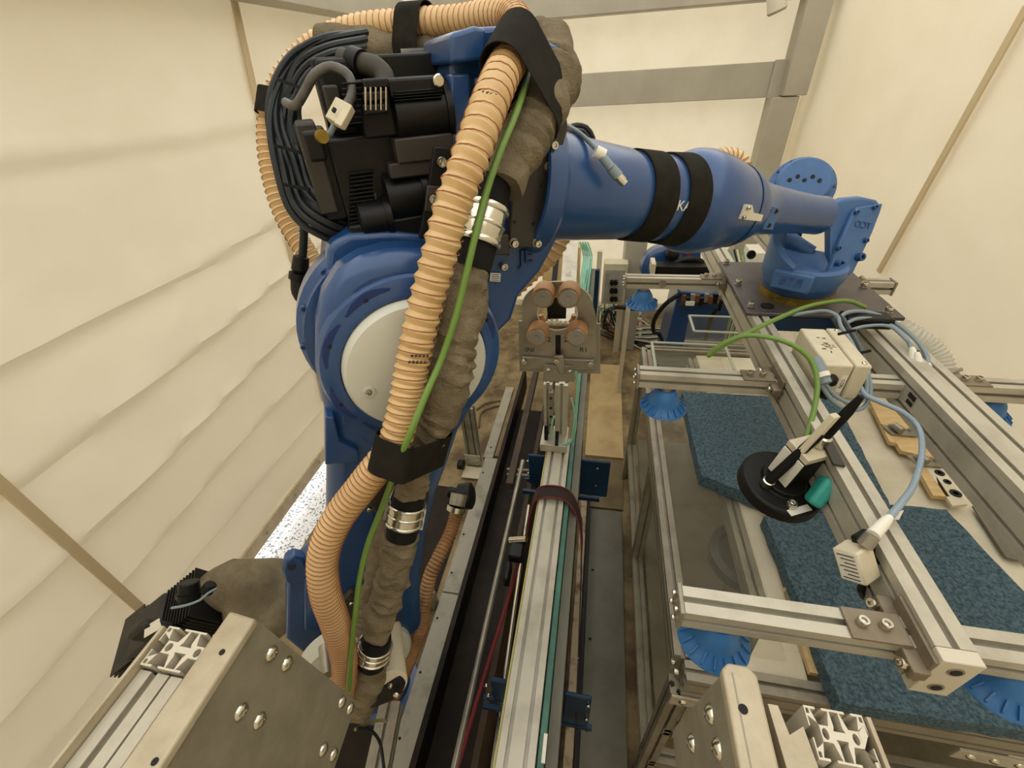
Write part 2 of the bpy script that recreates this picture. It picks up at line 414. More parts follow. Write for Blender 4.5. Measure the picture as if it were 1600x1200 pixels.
disc('reducer_flange', [(.12, -.02), (.185, -.02), (.19, -.01), (.19, .035), (.18, .045), (.178, .07), (.12, .07)], Ec + V((0, 0, .005)), BLUE)
disc('elbow_cover', [(.126, .174), (.1245, .19), (.119, .198), (.10, .2015), (.05, .203), (.001, .2035)], Ec, WHITEC)
pl_ = W(577, 612, o=.203); disc('cover_plug', [(.010, .2), (.010, .2055), (.0065, .2055), (.0062, .2035), (.001, .2035)], V((pl_ - NN * .203)), WHITEC, n=20)
inst(CAPB, 'bolt', robot, pl_, NN, .45)
for ang in (112, 150, 196, 234, 62, 22):
    a = math.radians(ang); c = Ec + (UU * math.cos(a) + V((0, 0, 1)) * math.sin(a)) * .146 + NN * .168
    t = (UU * math.cos(a) + V((0, 0, 1)) * math.sin(a)); q = NN.cross(t)
    # scalloped bolt pocket: lens shaped recess lip
    pts = []
    for k in range(17):
        b = -1 + 2 * k / 16; pts.append(c + q * b * .042 - t * (.004 - .015 * (1 - b * b)) + NN * .006)
    for k in range(17):
        b = 1 - 2 * k / 16; pts.append(c + q * b * .042 - t * (.004 + .014 * (1 - b * b)) + NN * .006)
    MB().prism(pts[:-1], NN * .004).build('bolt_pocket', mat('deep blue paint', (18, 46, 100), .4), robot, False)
    inst(HOLE, 'threaded_hole', robot, c + NN * .0098, NN, 1.0)
for k in range(14):
    a = math.radians(30 + k * 24); c = Ec + (UU * math.cos(a) + V((0, 0, 1)) * math.sin(a)) * .183 + NN * .045
    inst(BBOLT, 'bolt', robot, c, NN, .75)
disc('shoulder_cover', [(.146, .14), (.146, .178), (.14, .186), (.10, .191), (.001, .193)], Jc, WHITEC)
# elbow casting above/behind the lower arm
poly([(512, 392), (520, 380), (545, 366), (610, 362), (700, 372), (770, 372), (884, 300), (884, 350), (865, 388), (845, 425), (812, 462), (800, 500), (780, 520), (768, 545), (760, 480), (705, 480), (520, 500), (507, 440)], .06, -.12, 'elbow_casting', BLUE, bev=.01)
poly([(704, 50), (740, 42), (782, 40), (884, 74), (886, 140), (890, 300), (884, 345), (770, 400), (704, 400)], .035, -.11, 'elbow_block', BLUE, bev=.008)
poly([(704, 52), (742, 40), (760, 44), (760, 95), (704, 100)], .07, -.11, 'top_cap', BLUE, bev=.006)
poly([(704, 115), (735, 115), (735, 230), (704, 230)], .055, .02, 'cast_rib', BLUE, bev=.004)
poly([(742, 120), (756, 120), (756, 220), (742, 220)], .055, .02, 'cast_rib', BLUE, bev=.004)
# forearm along its own axis
FA = W(880, 296, o=0); FB = W(1292, 338, o=0); FX = (FB - FA).normalized()
def fs(px, py, hp):
    p = W(px, py, o=0); r = hp * dep(p) / F * .985
    return (r, (W(px, py, o=r * .93) - FA).dot(FX))
def fl_(lst): return [fs(*q) for q in lst]
def fore(name, prof_, mt, n=64, parent=robot, bev=0): return MB().lathe(prof_, FA, FX, n).build(name, mt, parent, bev=bev)
fore('forearm_flange', fl_([(848, 295, 60), (852, 295, 97), (856, 295, 100), (882, 296, 100), (886, 296, 96)]) + [(.06, fs(889, 297, 80)[1])], BLUE)
fore('forearm_tube', [(.06, fs(870, 296, 80)[1])] + fl_([(886, 297, 80), (896, 298, 78), (950, 303, 71), (1005, 309, 65), (1012, 309, 62), (1102, 318, 61), (1106, 318, 64), (1118, 319, 70), (1130, 320, 73), (1145, 321, 73.5), (1158, 322, 71), (1170, 323, 67), (1184, 325, 60), (1190, 325, 57), (1196, 326, 56), (1203, 327, 46), (1213, 328, 40), (1222, 329, 37), (1262, 334, 31), (1290, 337, 28), (1306, 339, 28)]), BLUE)
fore('forearm_seam', fl_([(1186, 325, 55)]) + fl_([(1187, 325, 60), (1191, 325.5, 59.5)]) + fl_([(1192, 326, 50)]), BLUE)
for (a, b, ra, rb) in ((1019, 1056, 63.2, 62.6), (1073, 1106, 62.6, 64.2)):
    p0 = fs(a, 309 + (a - 1005) * .09, ra); p1 = fs(b, 309 + (b - 1005) * .09, rb)
    st = MB().lathe([(p0[0] - .004, p0[1]), (p0[0] + .0028, p0[1]), (p1[0] + .0028, p1[1]), (p1[0] - .004, p1[1])], FA, FX, 64)
    tag(st.build('hook_strap', VELC), 'black strap wound round the blue forearm, %s the white lettering' % ('left of' if a < 1050 else 'right of'), 'strap')
# KA lettering between and under the straps
pk = W(1052, 322, o=0)
_s0 = (W(1080, 314, o=0) - FA).dot(FX)
xF, yF, _ = frame(FX)
_r0 = fs(1060, 314, 62.6)[0] + .0008
_ctr = W(1067, 322, o=_r0 * .95)
_rel = _ctr - FA; _ang = math.atan2(_rel.dot(yF), _rel.dot(xF))
def ka(p):
    s = _rel.dot(FX) + p.x; a = _ang + SGN * p.y / _r0
    return FA + FX * s + (xF * math.cos(a) + yF * math.sin(a)) * (_r0 + p.z)
SGN = 1
_t1 = FA + FX * 0 + (xF * math.cos(_ang + .1) + yF * math.sin(_ang + .1)) - (FA + (xF * math.cos(_ang) + yF * math.sin(_ang)))
if _t1.z < 0: SGN = -1
text('lettering', 'KA', .029, (0, 0, 0), (1, 0, 0), (0, 1, 0), LABEL, robot, .0003, ka)
# sensor plug tied on forearm
pg = thing('sensor_plug', 'grey round cable plug with white collar lying on the blue forearm', 'connector', W(950, 265, o=.11))
c_ = [W(886, 196, d=.86), W(905, 208, d=.81), W(925, 226, d=.785), W(940, 243, d=.77)]
MB().tube(cr_path(c_), .0045).build('cable', GREY_C, pg)
MB().cyl(W(938, 241, d=.77), W(955, 263, d=.775), .0075, .0085).build('cable_boot', GREY_C, pg)
MB().cyl(W(930, 236, d=.768), W(944, 243, d=.772), .0105, .0105).build('white_collar', LABEL, pg)
MB().cyl(W(955, 263, d=.775), W(966, 276, d=.78), .0095, .010).build('nut', GREY_C, pg)
MB().lathe([(.0085, 0), (.0085, .012), (.007, .0125), (.007, .018), (.0055, .018), (.005, .008)], W(966, 276, d=.78), W(973, 284, d=.783) - W(966, 276, d=.78), 20).build('chrome_tip', CHROME, pg)
cb = thing('looped_cable', 'dark cables looping behind the flange where the blue forearm starts', 'cable', W(900, 210, d=.95))
MB().tube(cr_path([W(880, 215, d=.93), W(895, 198, d=.94), W(915, 200, d=.95), W(925, 215, d=.96), W(928, 232, d=.97)]), .007).build('cable', BLKC, cb)
MB().tube(cr_path([W(880, 225, d=.93), W(893, 207, d=.92), W(910, 206, d=.93), W(920, 222, d=.94)]), .006).build('cable', BLKC, cb)
# white bracket + blue tab on bulge
MB().prism([W(1156, 342, o=.118), W(1166, 320, o=.118), (W(1176, 321, o=.118)), W(1178, 333, o=.118), W(1193, 336, o=.118), W(1189, 346, o=.118)], NN * -.012).build('label_plate', WHITE, robot)
bolts(robot, [W(1168, 325, o=.1185), W(1161, 339, o=.1185)], NN, .55)
poly([(1206, 322), (1218, 324), (1208, 360), (1192, 359), (1196, 342)], .075, .067, 'tab_plate', BLUE2, bev=.002)
for p in ((1212, 330), (1201, 352)): MB().cyl(W(*p, o=.076), W(*p, o=.068), .0055).build('hole', INK, robot)
# rear wrist motor drum
DR = W(1244, 296, o=-.13); DA = (NN * -1 + V((0, 0, .35)) + UU * .1).normalized()
dm = W(1262, 300, d=1.42)
dax = (V((.62, .42, .28))).normalized()
MB().lathe([(.05, -.10), (.095, -.10), (.1, -.09), (.1, .0), (.097, .008), (.082, .010), (.082, .034), (.074, .042), (.001, .044)], W(1252, 292, d=1.42), (-.15, -.75, .6), 44).build('drum_housing', BLUE2, robot, bev=.002)
_dax = V((-.15, -.75, .6)).normalized(); _dc = W(1252, 292, d=1.42); _dx, _dy, _ = frame(_dax)
for k in range(12):
    a = 2 * math.pi * k / 12; inst(CAPB, 'bolt', robot, _dc + (_dx * math.cos(a) + _dy * math.sin(a)) * .09 + _dax * .008, _dax, .5).data = BBOLT
for k in range(5):
    inst(HOLE, 'threaded_hole', robot, _dc + _dax * .0445 + _dx * (-.045 + k * .021) + _dy * (.0 + .012 * (k % 2)), _dax, 1.6)
# wrist: yoke cover slab, hand body, flange
FL = W(1240, 462, z=1.60)     # flange centre on gripper plate
def lathe_t(name, prof_, c, mt, n=48, bev=0): return MB().lathe(prof_, c, (0, 0, 1), n).build(name, mt, robot, bev=bev)
lathe_t('brass_ring', [(.099, 0), (.099, .032), (.05, .032)], FL + V((0, 0, .0)), GOLD)
lathe_t('wrist_flange', [(.06, .030), (.094, .030), (.098, .036), (.098, .056), (.09, .060)], FL, BLUE)
# hand: half open bowl
def hand():
    mb = MB(); n = 40; rings = []
    c = FL
    for (zz, r, cut) in ((.045, .097, 0), (.075, .104, 0), (.105, .106, 1), (.15, .108, 2), (.175, .107, 3)):
        pass
    return mb
hb = MB().lathe([(.09, .05), (.1, .055), (.108, .075), (.108, .105), (.098, .112), (.07, .10), (.05, .075), (.001, .07)], FL, (0, 0, 1), 44)
hb.build('hand_bowl', BLUE2, robot)
def arc_wall(name, a0, a1, r0, r1, z0, zf, mt, n=20):
    mb = MB(); vs = []
    for k in range(n + 1):
        t = k / n; a = math.radians(a0 + (a1 - a0) * t); e = V((math.cos(a), math.sin(a), 0)); zt = zf(t)
        vs += [FL + e * r0 + V((0, 0, z0)), FL + e * r1 + V((0, 0, z0)), FL + e * r1 + V((0, 0, zt)), FL + e * r0 + V((0, 0, zt))]
    fs_ = []
    for k in range(n):
        for j in range(4): fs_.append((4 * k + j, 4 * k + (j + 1) % 4, 4 * k + 4 + (j + 1) % 4, 4 * k + 4 + j))
    fs_ += [(3, 2, 1, 0), (4 * n, 4 * n + 1, 4 * n + 2, 4 * n + 3)]
    mb.add(vs, fs_); return mb.build(name, mt, robot, bev=.003)
arc_wall('hand_wall', 120, 235, .085, .108, .09, lambda t: .12 + .11 * (1 - t) ** 1.0, BLUE2)
# nameplate block with raised mirrored letters
nq = FL + V((-.058, -.094, .085)); nd = V((-.5, -.86, .12)).normalized(); nx = V((.865, -.5, 0)).normalized(); nz = nd.cross(nx) * -1
if nz.z < 0: nz = -nz
MB().box(nq, (.098, .05, .03), (nx, nz, nd)).build('name_block', BLUE2, robot, bev=.005)
text('lettering', 'RTE', .034, nq + nd * .0155, nx * -1, nz, mat('shadow blue', (44, 76, 128), .5), robot, .0025)
# yoke slab on the right of the forearm
YS = [(1300, 320), (1318, 311), (1348, 308), (1370, 313), (1376, 320), (1369, 336), (1357, 366), (1328, 428), (1316, 436), (1276, 441), (1266, 436), (1262, 415)]
_yn = V((.35, -.85, .40)).normalized(); _p0 = W(1325, 380, d=1.235)
def yk(px, py, e=0):
    r = ray(px, py); t = ((_p0 + _yn * e) - CP).dot(_yn) / r.dot(_yn); return CP + r * t
MB().prism([yk(1296 if x < 1302 else x, y) for x, y in YS], V((.01, .06, -.01))).build('yoke_housing', BLUE2, robot, bev=.008, seg=3)
SL = [(1296, 322), (1326, 328), (1332, 324), (1308, 372), (1280, 442), (1270, 438), (1272, 418), (1262, 410), (1278, 362), (1290, 334)]
Y2 = [(1334, 325), (1372, 319), (1367, 335), (1355, 366), (1326, 427), (1318, 433), (1283, 438), (1308, 372), (1328, 331)]
MB().prism([yk(*p) for p in Y2], _yn * .016).build('yoke_cover', BLUE2, robot, bev=.005, seg=3)
for p in ((1336, 332), (1308, 388), (1290, 434), (1365, 324), (1320, 426), (1351, 376)):
    inst(BBOLT, 'bolt', robot, yk(*p, .016), _yn, .8)
inst(BBOLT, 'bolt', robot, yk(1340, 402, .016), _yn, 1.4); inst(BBOLT, 'bolt', robot, yk(1308, 413, .016), _yn, 1.4)
yx = (yk(1360, 356) - yk(1340, 352)).normalized(); yy = (_yn.cross(yx))
if yy.z < 0: yy = -yy
text('lettering', 'TCO', .026, yk(1348, 352, .0165), yx * -1, yy, MATS['shadow blue'], robot, .0015)
MB().cyl(W(1226, 372, d=1.33), W(1268, 395, d=1.31), .026, .02).build('cross_shaft', BLUE2, robot)
MB().cyl(W(1230, 366, d=1.36), W(1246, 372, d=1.36), .02).build('bolt_cluster', BLACKM, robot)

# black motor pack above the elbow
def mbox(name, x0, y0, x1, y1, o1, o0, mt=BLACKM, bev=.004, parent=robot):
    s0, z0 = sz(x0, (y0 + y1) / 2, o1); s1, z1 = sz(x1, (y0 + y1) / 2, o1)
    zt = sz((x0 + x1) / 2, y0, o1)[1]; zb = sz((x0 + x1) / 2, y1, o1)[1]
    c = A((s0 + s1) / 2, (o0 + o1) / 2, (zt + zb) / 2)
    return MB().box(c, (abs(s1 - s0), abs(o1 - o0), abs(zt - zb)), (UU, NN, V((0, 0, 1)))).build(name, mt, parent, bev=bev)
mbox('motor_housing', 528, 208, 700, 366, .02, -.16)
mbox('motor_housing', 560, 120, 700, 212, .04, -.12, BLACK)
mbox('motor_housing', 605, 120, 694, 152, .055, .02, BLACKM)
mbox('motor_end', 487, 205, 530, 350, .015, -.13, BLACK, .006)
mbox('motor_end', 505, 90, 560, 200, -.02, -.14, BLACK, .006)
mbox('motor_end', 512, 132, 536, 205, .0, -.10, BRACK, .004)
mbox('side_cover', 480, 190, 512, 338, .02, -.07, BRACK, .004)
mbox('bracket_bar', 618, 212, 710, 252, .06, .02, BRACK, .003)
mbox('bracket_bar', 608, 250, 705, 275, .055, .02, BRACK, .003)
mbox('lower_cover', 545, 340, 720, 374, .05, -.1, BLACKM, .004)
for k in range(16):
    y = 268 + k * 6.4
    mbox('cooling_fin', 546, y, 585, y + 2.6, .034, .018, BLACK, .0008)
for k in range(8):
    y = 128 + k * 9
    mbox('cooling_fin', 536, y, 566, y + 3, .055, .03, BLACK, .0008)
mbox('motor_rib', 622, 282, 626, 350, .03, .018, BRACK, .001)
mbox('motor_rib', 590, 300, 594, 362, .03, .018, BRACK, .001)
for k in range(4):
    y = 140 + k * 4.5
    mbox('motor_rib', 615, y, 692, y + 1.8, .062, .05, BLACK, .0008)
mbox('motor_backing', 520, 84, 700, 366, -.05, -.16, BLACKM)
# round motor bodies
for (x0, x1, y, r, o_) in ((610, 700, 182, .042, .02), (600, 665, 312, .045, .012), (560, 612, 345, .03, .03)):
    a = W(x0, y, o=o_); b = a + UU * ((W(x1, y, o=o_) - a).dot(UU))
    MB().lathe([(r * .7, 0), (r, .004), (r, (b - a).length - .01), (r * 1.1, (b - a).length - .01), (r * 1.1, (b - a).length)], a, UU, 36).build('motor_body', BLACKM, robot)
pm = W(686, 126, o=.065); MB().lathe([(.008, 0), (.009, .012), (.007, .014), (.004, .014)], pm - NN * .012, NN, 20).build('cap_nut', CHROME, robot)
# connector stack with bright clip
for k in range(3):
    y = 122 + k * 20
    mbox('connector_shell', 568, y, 608, y + 17, .075, .045, BLACKM, .003)
for k in range(5):
    x = 571 + k * 8; MB().cyl(W(x, 136, o=.078), W(x + .5, 172, o=.078), .0016, n=8).build('clip_wire', CHROME, robot)
# bracket left of the hose (dark, long)
poly([(679, 229), (704, 232), (716, 300), (700, 372), (655, 374), (668, 300)], .115, .105, 'dress_bracket', BLACK, bev=.002)
poly([(668, 290), (690, 292), (684, 334), (664, 330)], .122, .115, 'bracket_pad', BRACK, bev=.002)
bolts(robot, [W(688, 252, o=.1155), W(676, 310, o=.1225)], NN, .95)
# black valve bracket beside the flange
poly([(850, 215), (884, 165), (888, 200), (874, 250), (850, 262)], .1, .085, 'flange_bracket', BRACK, bev=.003)
poly([(812, 244), (868, 246), (856, 330), (846, 388), (795, 388), (800, 320)], .10, .085, 'flange_bracket', BRACK, bev=.003)
poly([(762, 370), (795, 366), (797, 400), (760, 398)], .11, .05, 'flange_bracket', BRACK, bev=.003)
bolts(robot, [W(863, 226, o=.1), W(857, 260, o=.1), W(821, 256, o=.1), W(802, 379, o=.1), W(838, 379, o=.1)], NN, .82, wash=True)
for p in ((814, 288), (845, 291), (804, 347), (833, 350), (880, 313), (876, 335)): inst(HOLE, 'threaded_hole', robot, W(*p, o=.1003), NN, .8)
text('lettering', 'JE', .042, W(822, 401, o=.0625), UU, V((0, 0, 1)), mat('navy cast', (24, 50, 100), .5), robot, .003)
MB().prism([W(766, 426, o=.064), W(782, 427, o=.064), W(781, 440, o=.064), W(765, 439, o=.064)], NN * .0015).build('rating_label', LABEL, robot)
for k in range(4):
    y = 428.5 + k * 2.9; MB().prism([W(768, y, o=.0658), W(780, y + .5, o=.0658), W(780, y + 1.4, o=.0658), W(768, y + .9, o=.0658)], NN * .0003).build('print_line', INK, robot, False)
inst(CAPB, 'bolt', robot, W(786, 415, o=.062), NN, .9)

# shoulder motor, black finned, and its fabric hood
MOTG = mat('dull black castings', (44, 42, 37), .5, 0, (56, 53, 47), 6, spec=.25)
sm = thing('shoulder_motor', 'black finned servo motor at lower left with connector on top', 'motor', W(270, 1010, d=1.25))
def mo(px, py, d=1.2): return W(px, py, d=d)
mx = (mo(345, 905) - mo(215, 1010)).normalized(); mup = (V((0, 0, 1)) - mx * mx.z).normalized(); mside = mx.cross(mup)
MB().box(mo(270, 985), (.105, .15, .14), (mx, mup, mside)).build('motor_body', MOTG, sm, bev=.012)
MB().box(mo(246, 988, 1.10), (.06, .11, .03), (mx, mup, mside)).build('terminal_cover', MOTG, sm, bev=.01)
for k in range(13):
    MB().box(mo(236, 1004) - mup * (.055 - k * .0095) + mx * 0, (.07, .0035, .16), (mx, mup, mside)).build('cooling_fin', MOTG, sm)
MB().box(mo(312, 955), (.11, .11, .14), (mx, mup, mside)).build('motor_body', BLACKM, sm, bev=.008)
for k in range(10):
    MB().box(mo(316, 950) - mx * (.05 - k * .011) + mup * .012, (.0035, .115, .146), (mx, mup, mside)).build('cooling_fin', BLACK, sm)
MB().cyl(mo(296, 938, 1.08), mo(295, 909, 1.08), .024, .023, 24).build('connector', BLACK, sm, bev=.003)
MB().cyl(mo(296, 931, 1.08), mo(296, 925, 1.08), .028, .028, 24).build('connector_ring', BLACKM, sm)
MB().cyl(mo(322, 925, 1.08), mo(330, 912, 1.08), .016, .014, 20).build('connector', BLACK, sm, bev=.003)
MB().prism([mo(226, 985, 1.02), mo(250, 972, 1.02), mo(253, 981, 1.02), mo(225, 997, 1.02)], (0, .001, .002)).build('motor_label', LABEL, sm)
MB().prism([mo(234, 976, 1.02), mo(249, 967, 1.02), mo(250, 970, 1.02), mo(235, 980, 1.02)], (0, .001, .002)).build('motor_label', LABEL, sm)
MB().tube(cr_path([mo(268, 950, 1.04), mo(290, 946, 1.04), mo(312, 938, 1.05), mo(325, 927, 1.06), mo(338, 920, 1.08)]), .003).build('cable_tie', GREY_C, sm)
def wrk(amp, f):
    return lambda p: V((noise.noise(p * f), noise.noise(p * f + V((7, 3, 1))), noise.noise(p * f + V((1, 9, 4))))) * amp
hd = MB().tube(cr_path([W(322, 955, d=1.22), W(345, 925, d=1.23), W(385, 925, d=1.25), W(430, 935, d=1.28), W(450, 945, d=1.3)], .012), (lambda L: (lambda i: .045 + .055 * min(1, i / 9)))(0), 40)
tag(hd.build('fabric_hood', CLOTH, disp=wrk(.022, 11)), 'grey brown fabric hood wrapped over the shoulder motor at lower left', 'cover')

# ================================================================ DRESS PACK
def hose(path, r, pitch, n=22, name='corrugated_hose', label='', amp=.0022, wire=True, mt=None, wmt=None):
    pts = cr_path(path, .002)
    # arclength
    L = [0]
    for i in range(1, len(pts)): L.append(L[-1] + (pts[i] - pts[i - 1]).length)
    tot = L[-1]
    # phase integral with variable pitch
    ph = [0]
    for i in range(1, len(pts)):
        pt = pitch(L[i] / tot) if callable(pitch) else pitch
        ph.append(ph[-1] + (L[i] - L[i - 1]) / pt)
    # resample at 6 per ridge
    nn = int(ph[-1] * 6); P = []; j = 0
    for k in range(nn + 1):
        t = k / 6
        while j < len(ph) - 2 and ph[j + 1] < t: j += 1
        u = (t - ph[j]) / max(1e-9, ph[j + 1] - ph[j]); P.append(pts[j].lerp(pts[j + 1], min(max(u, 0), 1)))
    sh = [1.0, .45, -.5, -1, -.5, .45]
    root = thing(name, label, 'hose', P[len(P) // 2])
    MB().tube(P, lambda i: r + amp * sh[i % 6], n).build('hose_wall', mt or HOSE, root)
    if wire:
        vs = MB(); prev = None; m_ = 14
        N = len(P); hel = []
        for i in range(N - 1):
            t = (P[min(i + 1, N - 1)] - P[max(i - 1, 0)]).normalized()
            if prev is None: x, y, _ = frame(t)
            else:
                x = (prev - t * prev.dot(t)).normalized(); y = t.cross(x)
            prev = x
            if i % 6 == 0:
                for k in range(m_):
                    a = 2 * math.pi * k / m_; q = min(i + 6 * k / m_, N - 1.001); b = int(q); pc = P[b].lerp(P[min(b + 1, N - 1)], q - b)
                    hel.append(pc + (x * math.cos(a) + y * math.sin(a)) * (r + amp * 1.02))
        MB().tube(hel, .0009, 5).build('wire_coil', wmt or WIRE, root)
    return root, P
D = lambda *q: W(q[0], q[1], d=q[2])
def pitchf(f):
    # stretched near the top of the front run, tight below
    if f < .42: return .0155
    if f < .50: return .011
    if f < .66: return .019
    if f < .74: return .014
    return .0095
hp = [D(520, 448, 1.12), D(496, 420, 1.10), D(452, 350, 1.08), D(430, 290, 1.06), D(420, 225, 1.04), D(425, 165, 1.02), D(450, 112, 1.0), D(495, 68, .98), D(560, 44, .94), D(640, 37, .90), D(720, 33, .84), D(775, 24, .78), D(806, 34, .73), D(808, 75, .68), D(785, 115, .62), D(762, 170, .585), D(735, 245, .575), D(708, 320, .585), D(686, 400, .605), D(664, 480, .63), D(646, 560, .65), D(631, 640, .67), D(612, 700, .69), D(570, 755, .71), D(527, 812, .73), D(505, 868, .75), D(508, 925, .78), D(526, 980, .84), D(538, 1030, .91), D(540, 1100, 1.0)]
hroot, _ = hose(hp, .0245, pitchf, name='corrugated_hose', label='long tan ribbed hose looping over the black motors and down the blue arm')
hose([D(880, 360, 1.12), D(862, 395, 1.13), D(835, 420, 1.14), D(800, 452, 1.16), D(770, 478, 1.17)], .026, .02, label='short tan ribbed hose coming out behind the blue elbow, above the roller head')
hose([D(1085, 275, 1.24), D(1105, 258, 1.24), D(1130, 250, 1.24), D(1150, 254, 1.24), D(1158, 272, 1.24), D(1160, 295, 1.24)], .030, .012, label='tan ribbed hose arching behind the bulge of the blue forearm')
hose([D(716, 790, 1.55), D(705, 830, 1.5), D(688, 865, 1.46), D(672, 900, 1.44), D(664, 940, 1.44), D(655, 990, 1.46), D(640, 1030, 1.5), D(622, 1075, 1.5), D(600, 1130, 1.45), D(588, 1200, 1.35)], .0215, .012, label='dirty tan ribbed hose running low behind the arm beside the grey strip', mt=mat('dirty tan hose', (176, 138, 92), .5, 0, (120, 84, 50), 9))
# black fittings at the top of that low hose
ft = thing('hose_valve', 'black round valve body with steel clamp beside the grey strip', 'valve', D(720, 780, 1.55))
MB().lathe([(.03, -.03), (.046, -.025), (.048, .02), (.03, .03)], D(728, 775, 1.55), (1, .15, .1), 28).build('valve_body', BLACK, ft, bev=.002)
MB().cyl(D(700, 768, 1.55), D(716, 772, 1.55), .02).build('knob', BLACK, ft, bev=.003)
MB().cyl(D(718, 772, 1.5), D(714, 790, 1.49), .03, .028).build('hose_clamp', STEEL, ft)
MB().cyl(D(714, 790, 1.49), D(712, 798, 1.49), .033, .033).build('nut', CHROME, ft)
# printed marks on hose
random.seed(11)
for (x0_, y0_, d_, nx_, ny_) in ((771, 128, .577, 5, 2), (690, 562, .618, 5, 2)):
    pass
for (cx_, cy_, d_, sl) in ((768, 131, .568, .30), (762, 146, .560, .30), (656, 556, .612, .02), (652, 566, .613, .02)):
    for k in range(5):
        x_ = cx_ + (k - 2) * 6; y_ = cy_ + (k - 2) * 6 * sl
        a_ = W(x_, y_, d=d_ + .0009 * (k - 2) ** 2)
        MB().box(a_, (.0042, .0012, .0035 + .001 * random.random()), (UU, NN, V((0, 0, 1)))).build('print_mark', mat('faded ink', (84, 66, 48), .8), hroot)
def on_hose(px, py, d, s, size, rot, nm='hose_print'):
    pass
# fabric sleeves
def sleeve(path, rf, label, amp=.009, fr=24, n=40):
    P = cr_path(path, .005)
    def rr(i):
        t = i / (len(P) - 1); return rf(t) * (1 + .07 * math.sin(i * 1.1 + 3 * math.sin(i * .23)))
    return tag(MB().tube(P, rr, n).build('fabric_sleeve', CLOTH, disp=lambda p: wrk(amp, fr)(p) + wrk(amp * .45, fr * 2.6)(V((p.x, p.y, p.z * 1.6)))), label, 'sleeve')
sleeve([D(838, 60, .80), D(862, 80, .77), D(868, 120, .74), D(850, 160, .71), D(828, 205, .69), D(805, 250, .68), D(785, 290, .675)], lambda t: .034 + .009 * math.sin(t * 3) if t < .9 else .034, 'grey brown fabric sleeve emerging under the upper black strap', .006, 16)
sleeve([D(738, 420, .69), D(728, 460, .69), D(716, 520, .70), D(702, 580, .71), D(688, 640, .73), D(668, 690, .76), D(652, 730, .79), D(640, 770, .82)], lambda t: .030 + .010 * math.sin(min(1, t * 1.5) * 3.1) - .004 * t, 'grey brown fabric sleeve crossing the white elbow cover beside the green cable')
sleeve([D(628, 835, .86), D(620, 870, .88), D(608, 920, .90), D(592, 970, .93), D(584, 1005, .95)], lambda t: .034 - .004 * t, 'grey brown fabric sleeve between the two steel clamps on the lower arm')
sleeve([D(582, 1030, .96), D(577, 1060, .98), D(570, 1085, 1.0), D(560, 1110, 1.02)], lambda t: .033, 'short fabric sleeve below the lowest steel clamp')
sleeve([D(610, 800, .93), D(598, 850, .95), D(585, 900, .97), D(575, 950, .99), D(570, 990, 1.0)], lambda t: .024, 'thinner fabric sleeve hanging behind the clamped sleeve on the lower arm')
# clamps (black hose cuff + steel band clamp)
def clamp(a, b, r, label):
    a = V(a); b = V(b); ax = (b - a).normalized(); L = (b - a).length; x, y, _ = frame(ax)
    t = thing('hose_coupling', label, 'coupling', (a + b) / 2)
    MB().lathe([(r * .7, 0), (r * .92, 0), (r * .95, L * .3), (r * .95, L * .7), (r * .88, L), (r * .7, L)], a, ax, 28).build('rubber_cuff', RUBB, t)
    def band(nm, p0, p1, k): MB().lathe([(r * .9, L * p0), (r * (k - .05), L * p0), (r * k, L * (p0 + .02)), (r * k, L * (p1 - .02)), (r * (k - .05), L * p1), (r * .9, L * p1)], a, ax, 36).build(nm, CHROME, t, bev=.0006)
    band('clamp_band', .30, .70, 1.04); band('clamp_bead', .28, .35, 1.12); band('clamp_bead', .48, .53, 1.1); band('clamp_bead', .65, .72, 1.12)
    side = (V((0, -1, 0)) - ax * V((0, -1, 0)).dot(ax)).normalized(); side2 = ax.cross(side)
    MB().box(a + ax * L * .5 - side2 * r * 1.12, (r * .5, L * .42, r * .22), (side, ax, side2)).build('clamp_lever', STEEL, t, bev=.002)
    w_ = MB().tube([a + ax * L * .72 - side2 * r * 1.1, a + ax * L * .95 - side2 * r * .95, a + ax * L * 1.05 - side2 * r * .8 + side * .006], .0014, 6); w_.build('locking_pin', CHROME, t)
    return t
clamp(D(737, 420, .685), D(772, 282, .675), .033, 'steel band clamp joining two black cuffs beside the tan hose, above the elbow')
clamp(D(627, 838, .85), D(641, 765, .83), .033, 'steel band clamp on the fabric sleeve below the lower black strap')
clamp(D(580, 1036, .955), D(590, 994, .94), .034, 'steel band clamp on the fabric sleeve near the bottom plate corner')
# green cable
gc = MB().tube(cr_path([D(834, 60, .72), D(832, 90, .69), D(822, 130, .655), D(805, 180, .62), D(782, 235, .60), D(760, 300, .60), D(742, 370, .605), D(728, 430, .615), D(712, 495, .63), D(690, 560, .645), D(664, 620, .635), D(640, 680, .636), D(618, 735, .685), D(598, 790, .75), D(575, 850, .78), D(562, 905, .80), D(555, 960, .82), D(549, 1015, .86), D(545, 1078, .9)], .008), .0052, 12)
tag(gc.build('green_cable', GREEN), 'green cable running down the blue arm beside the tan hose', 'cable')
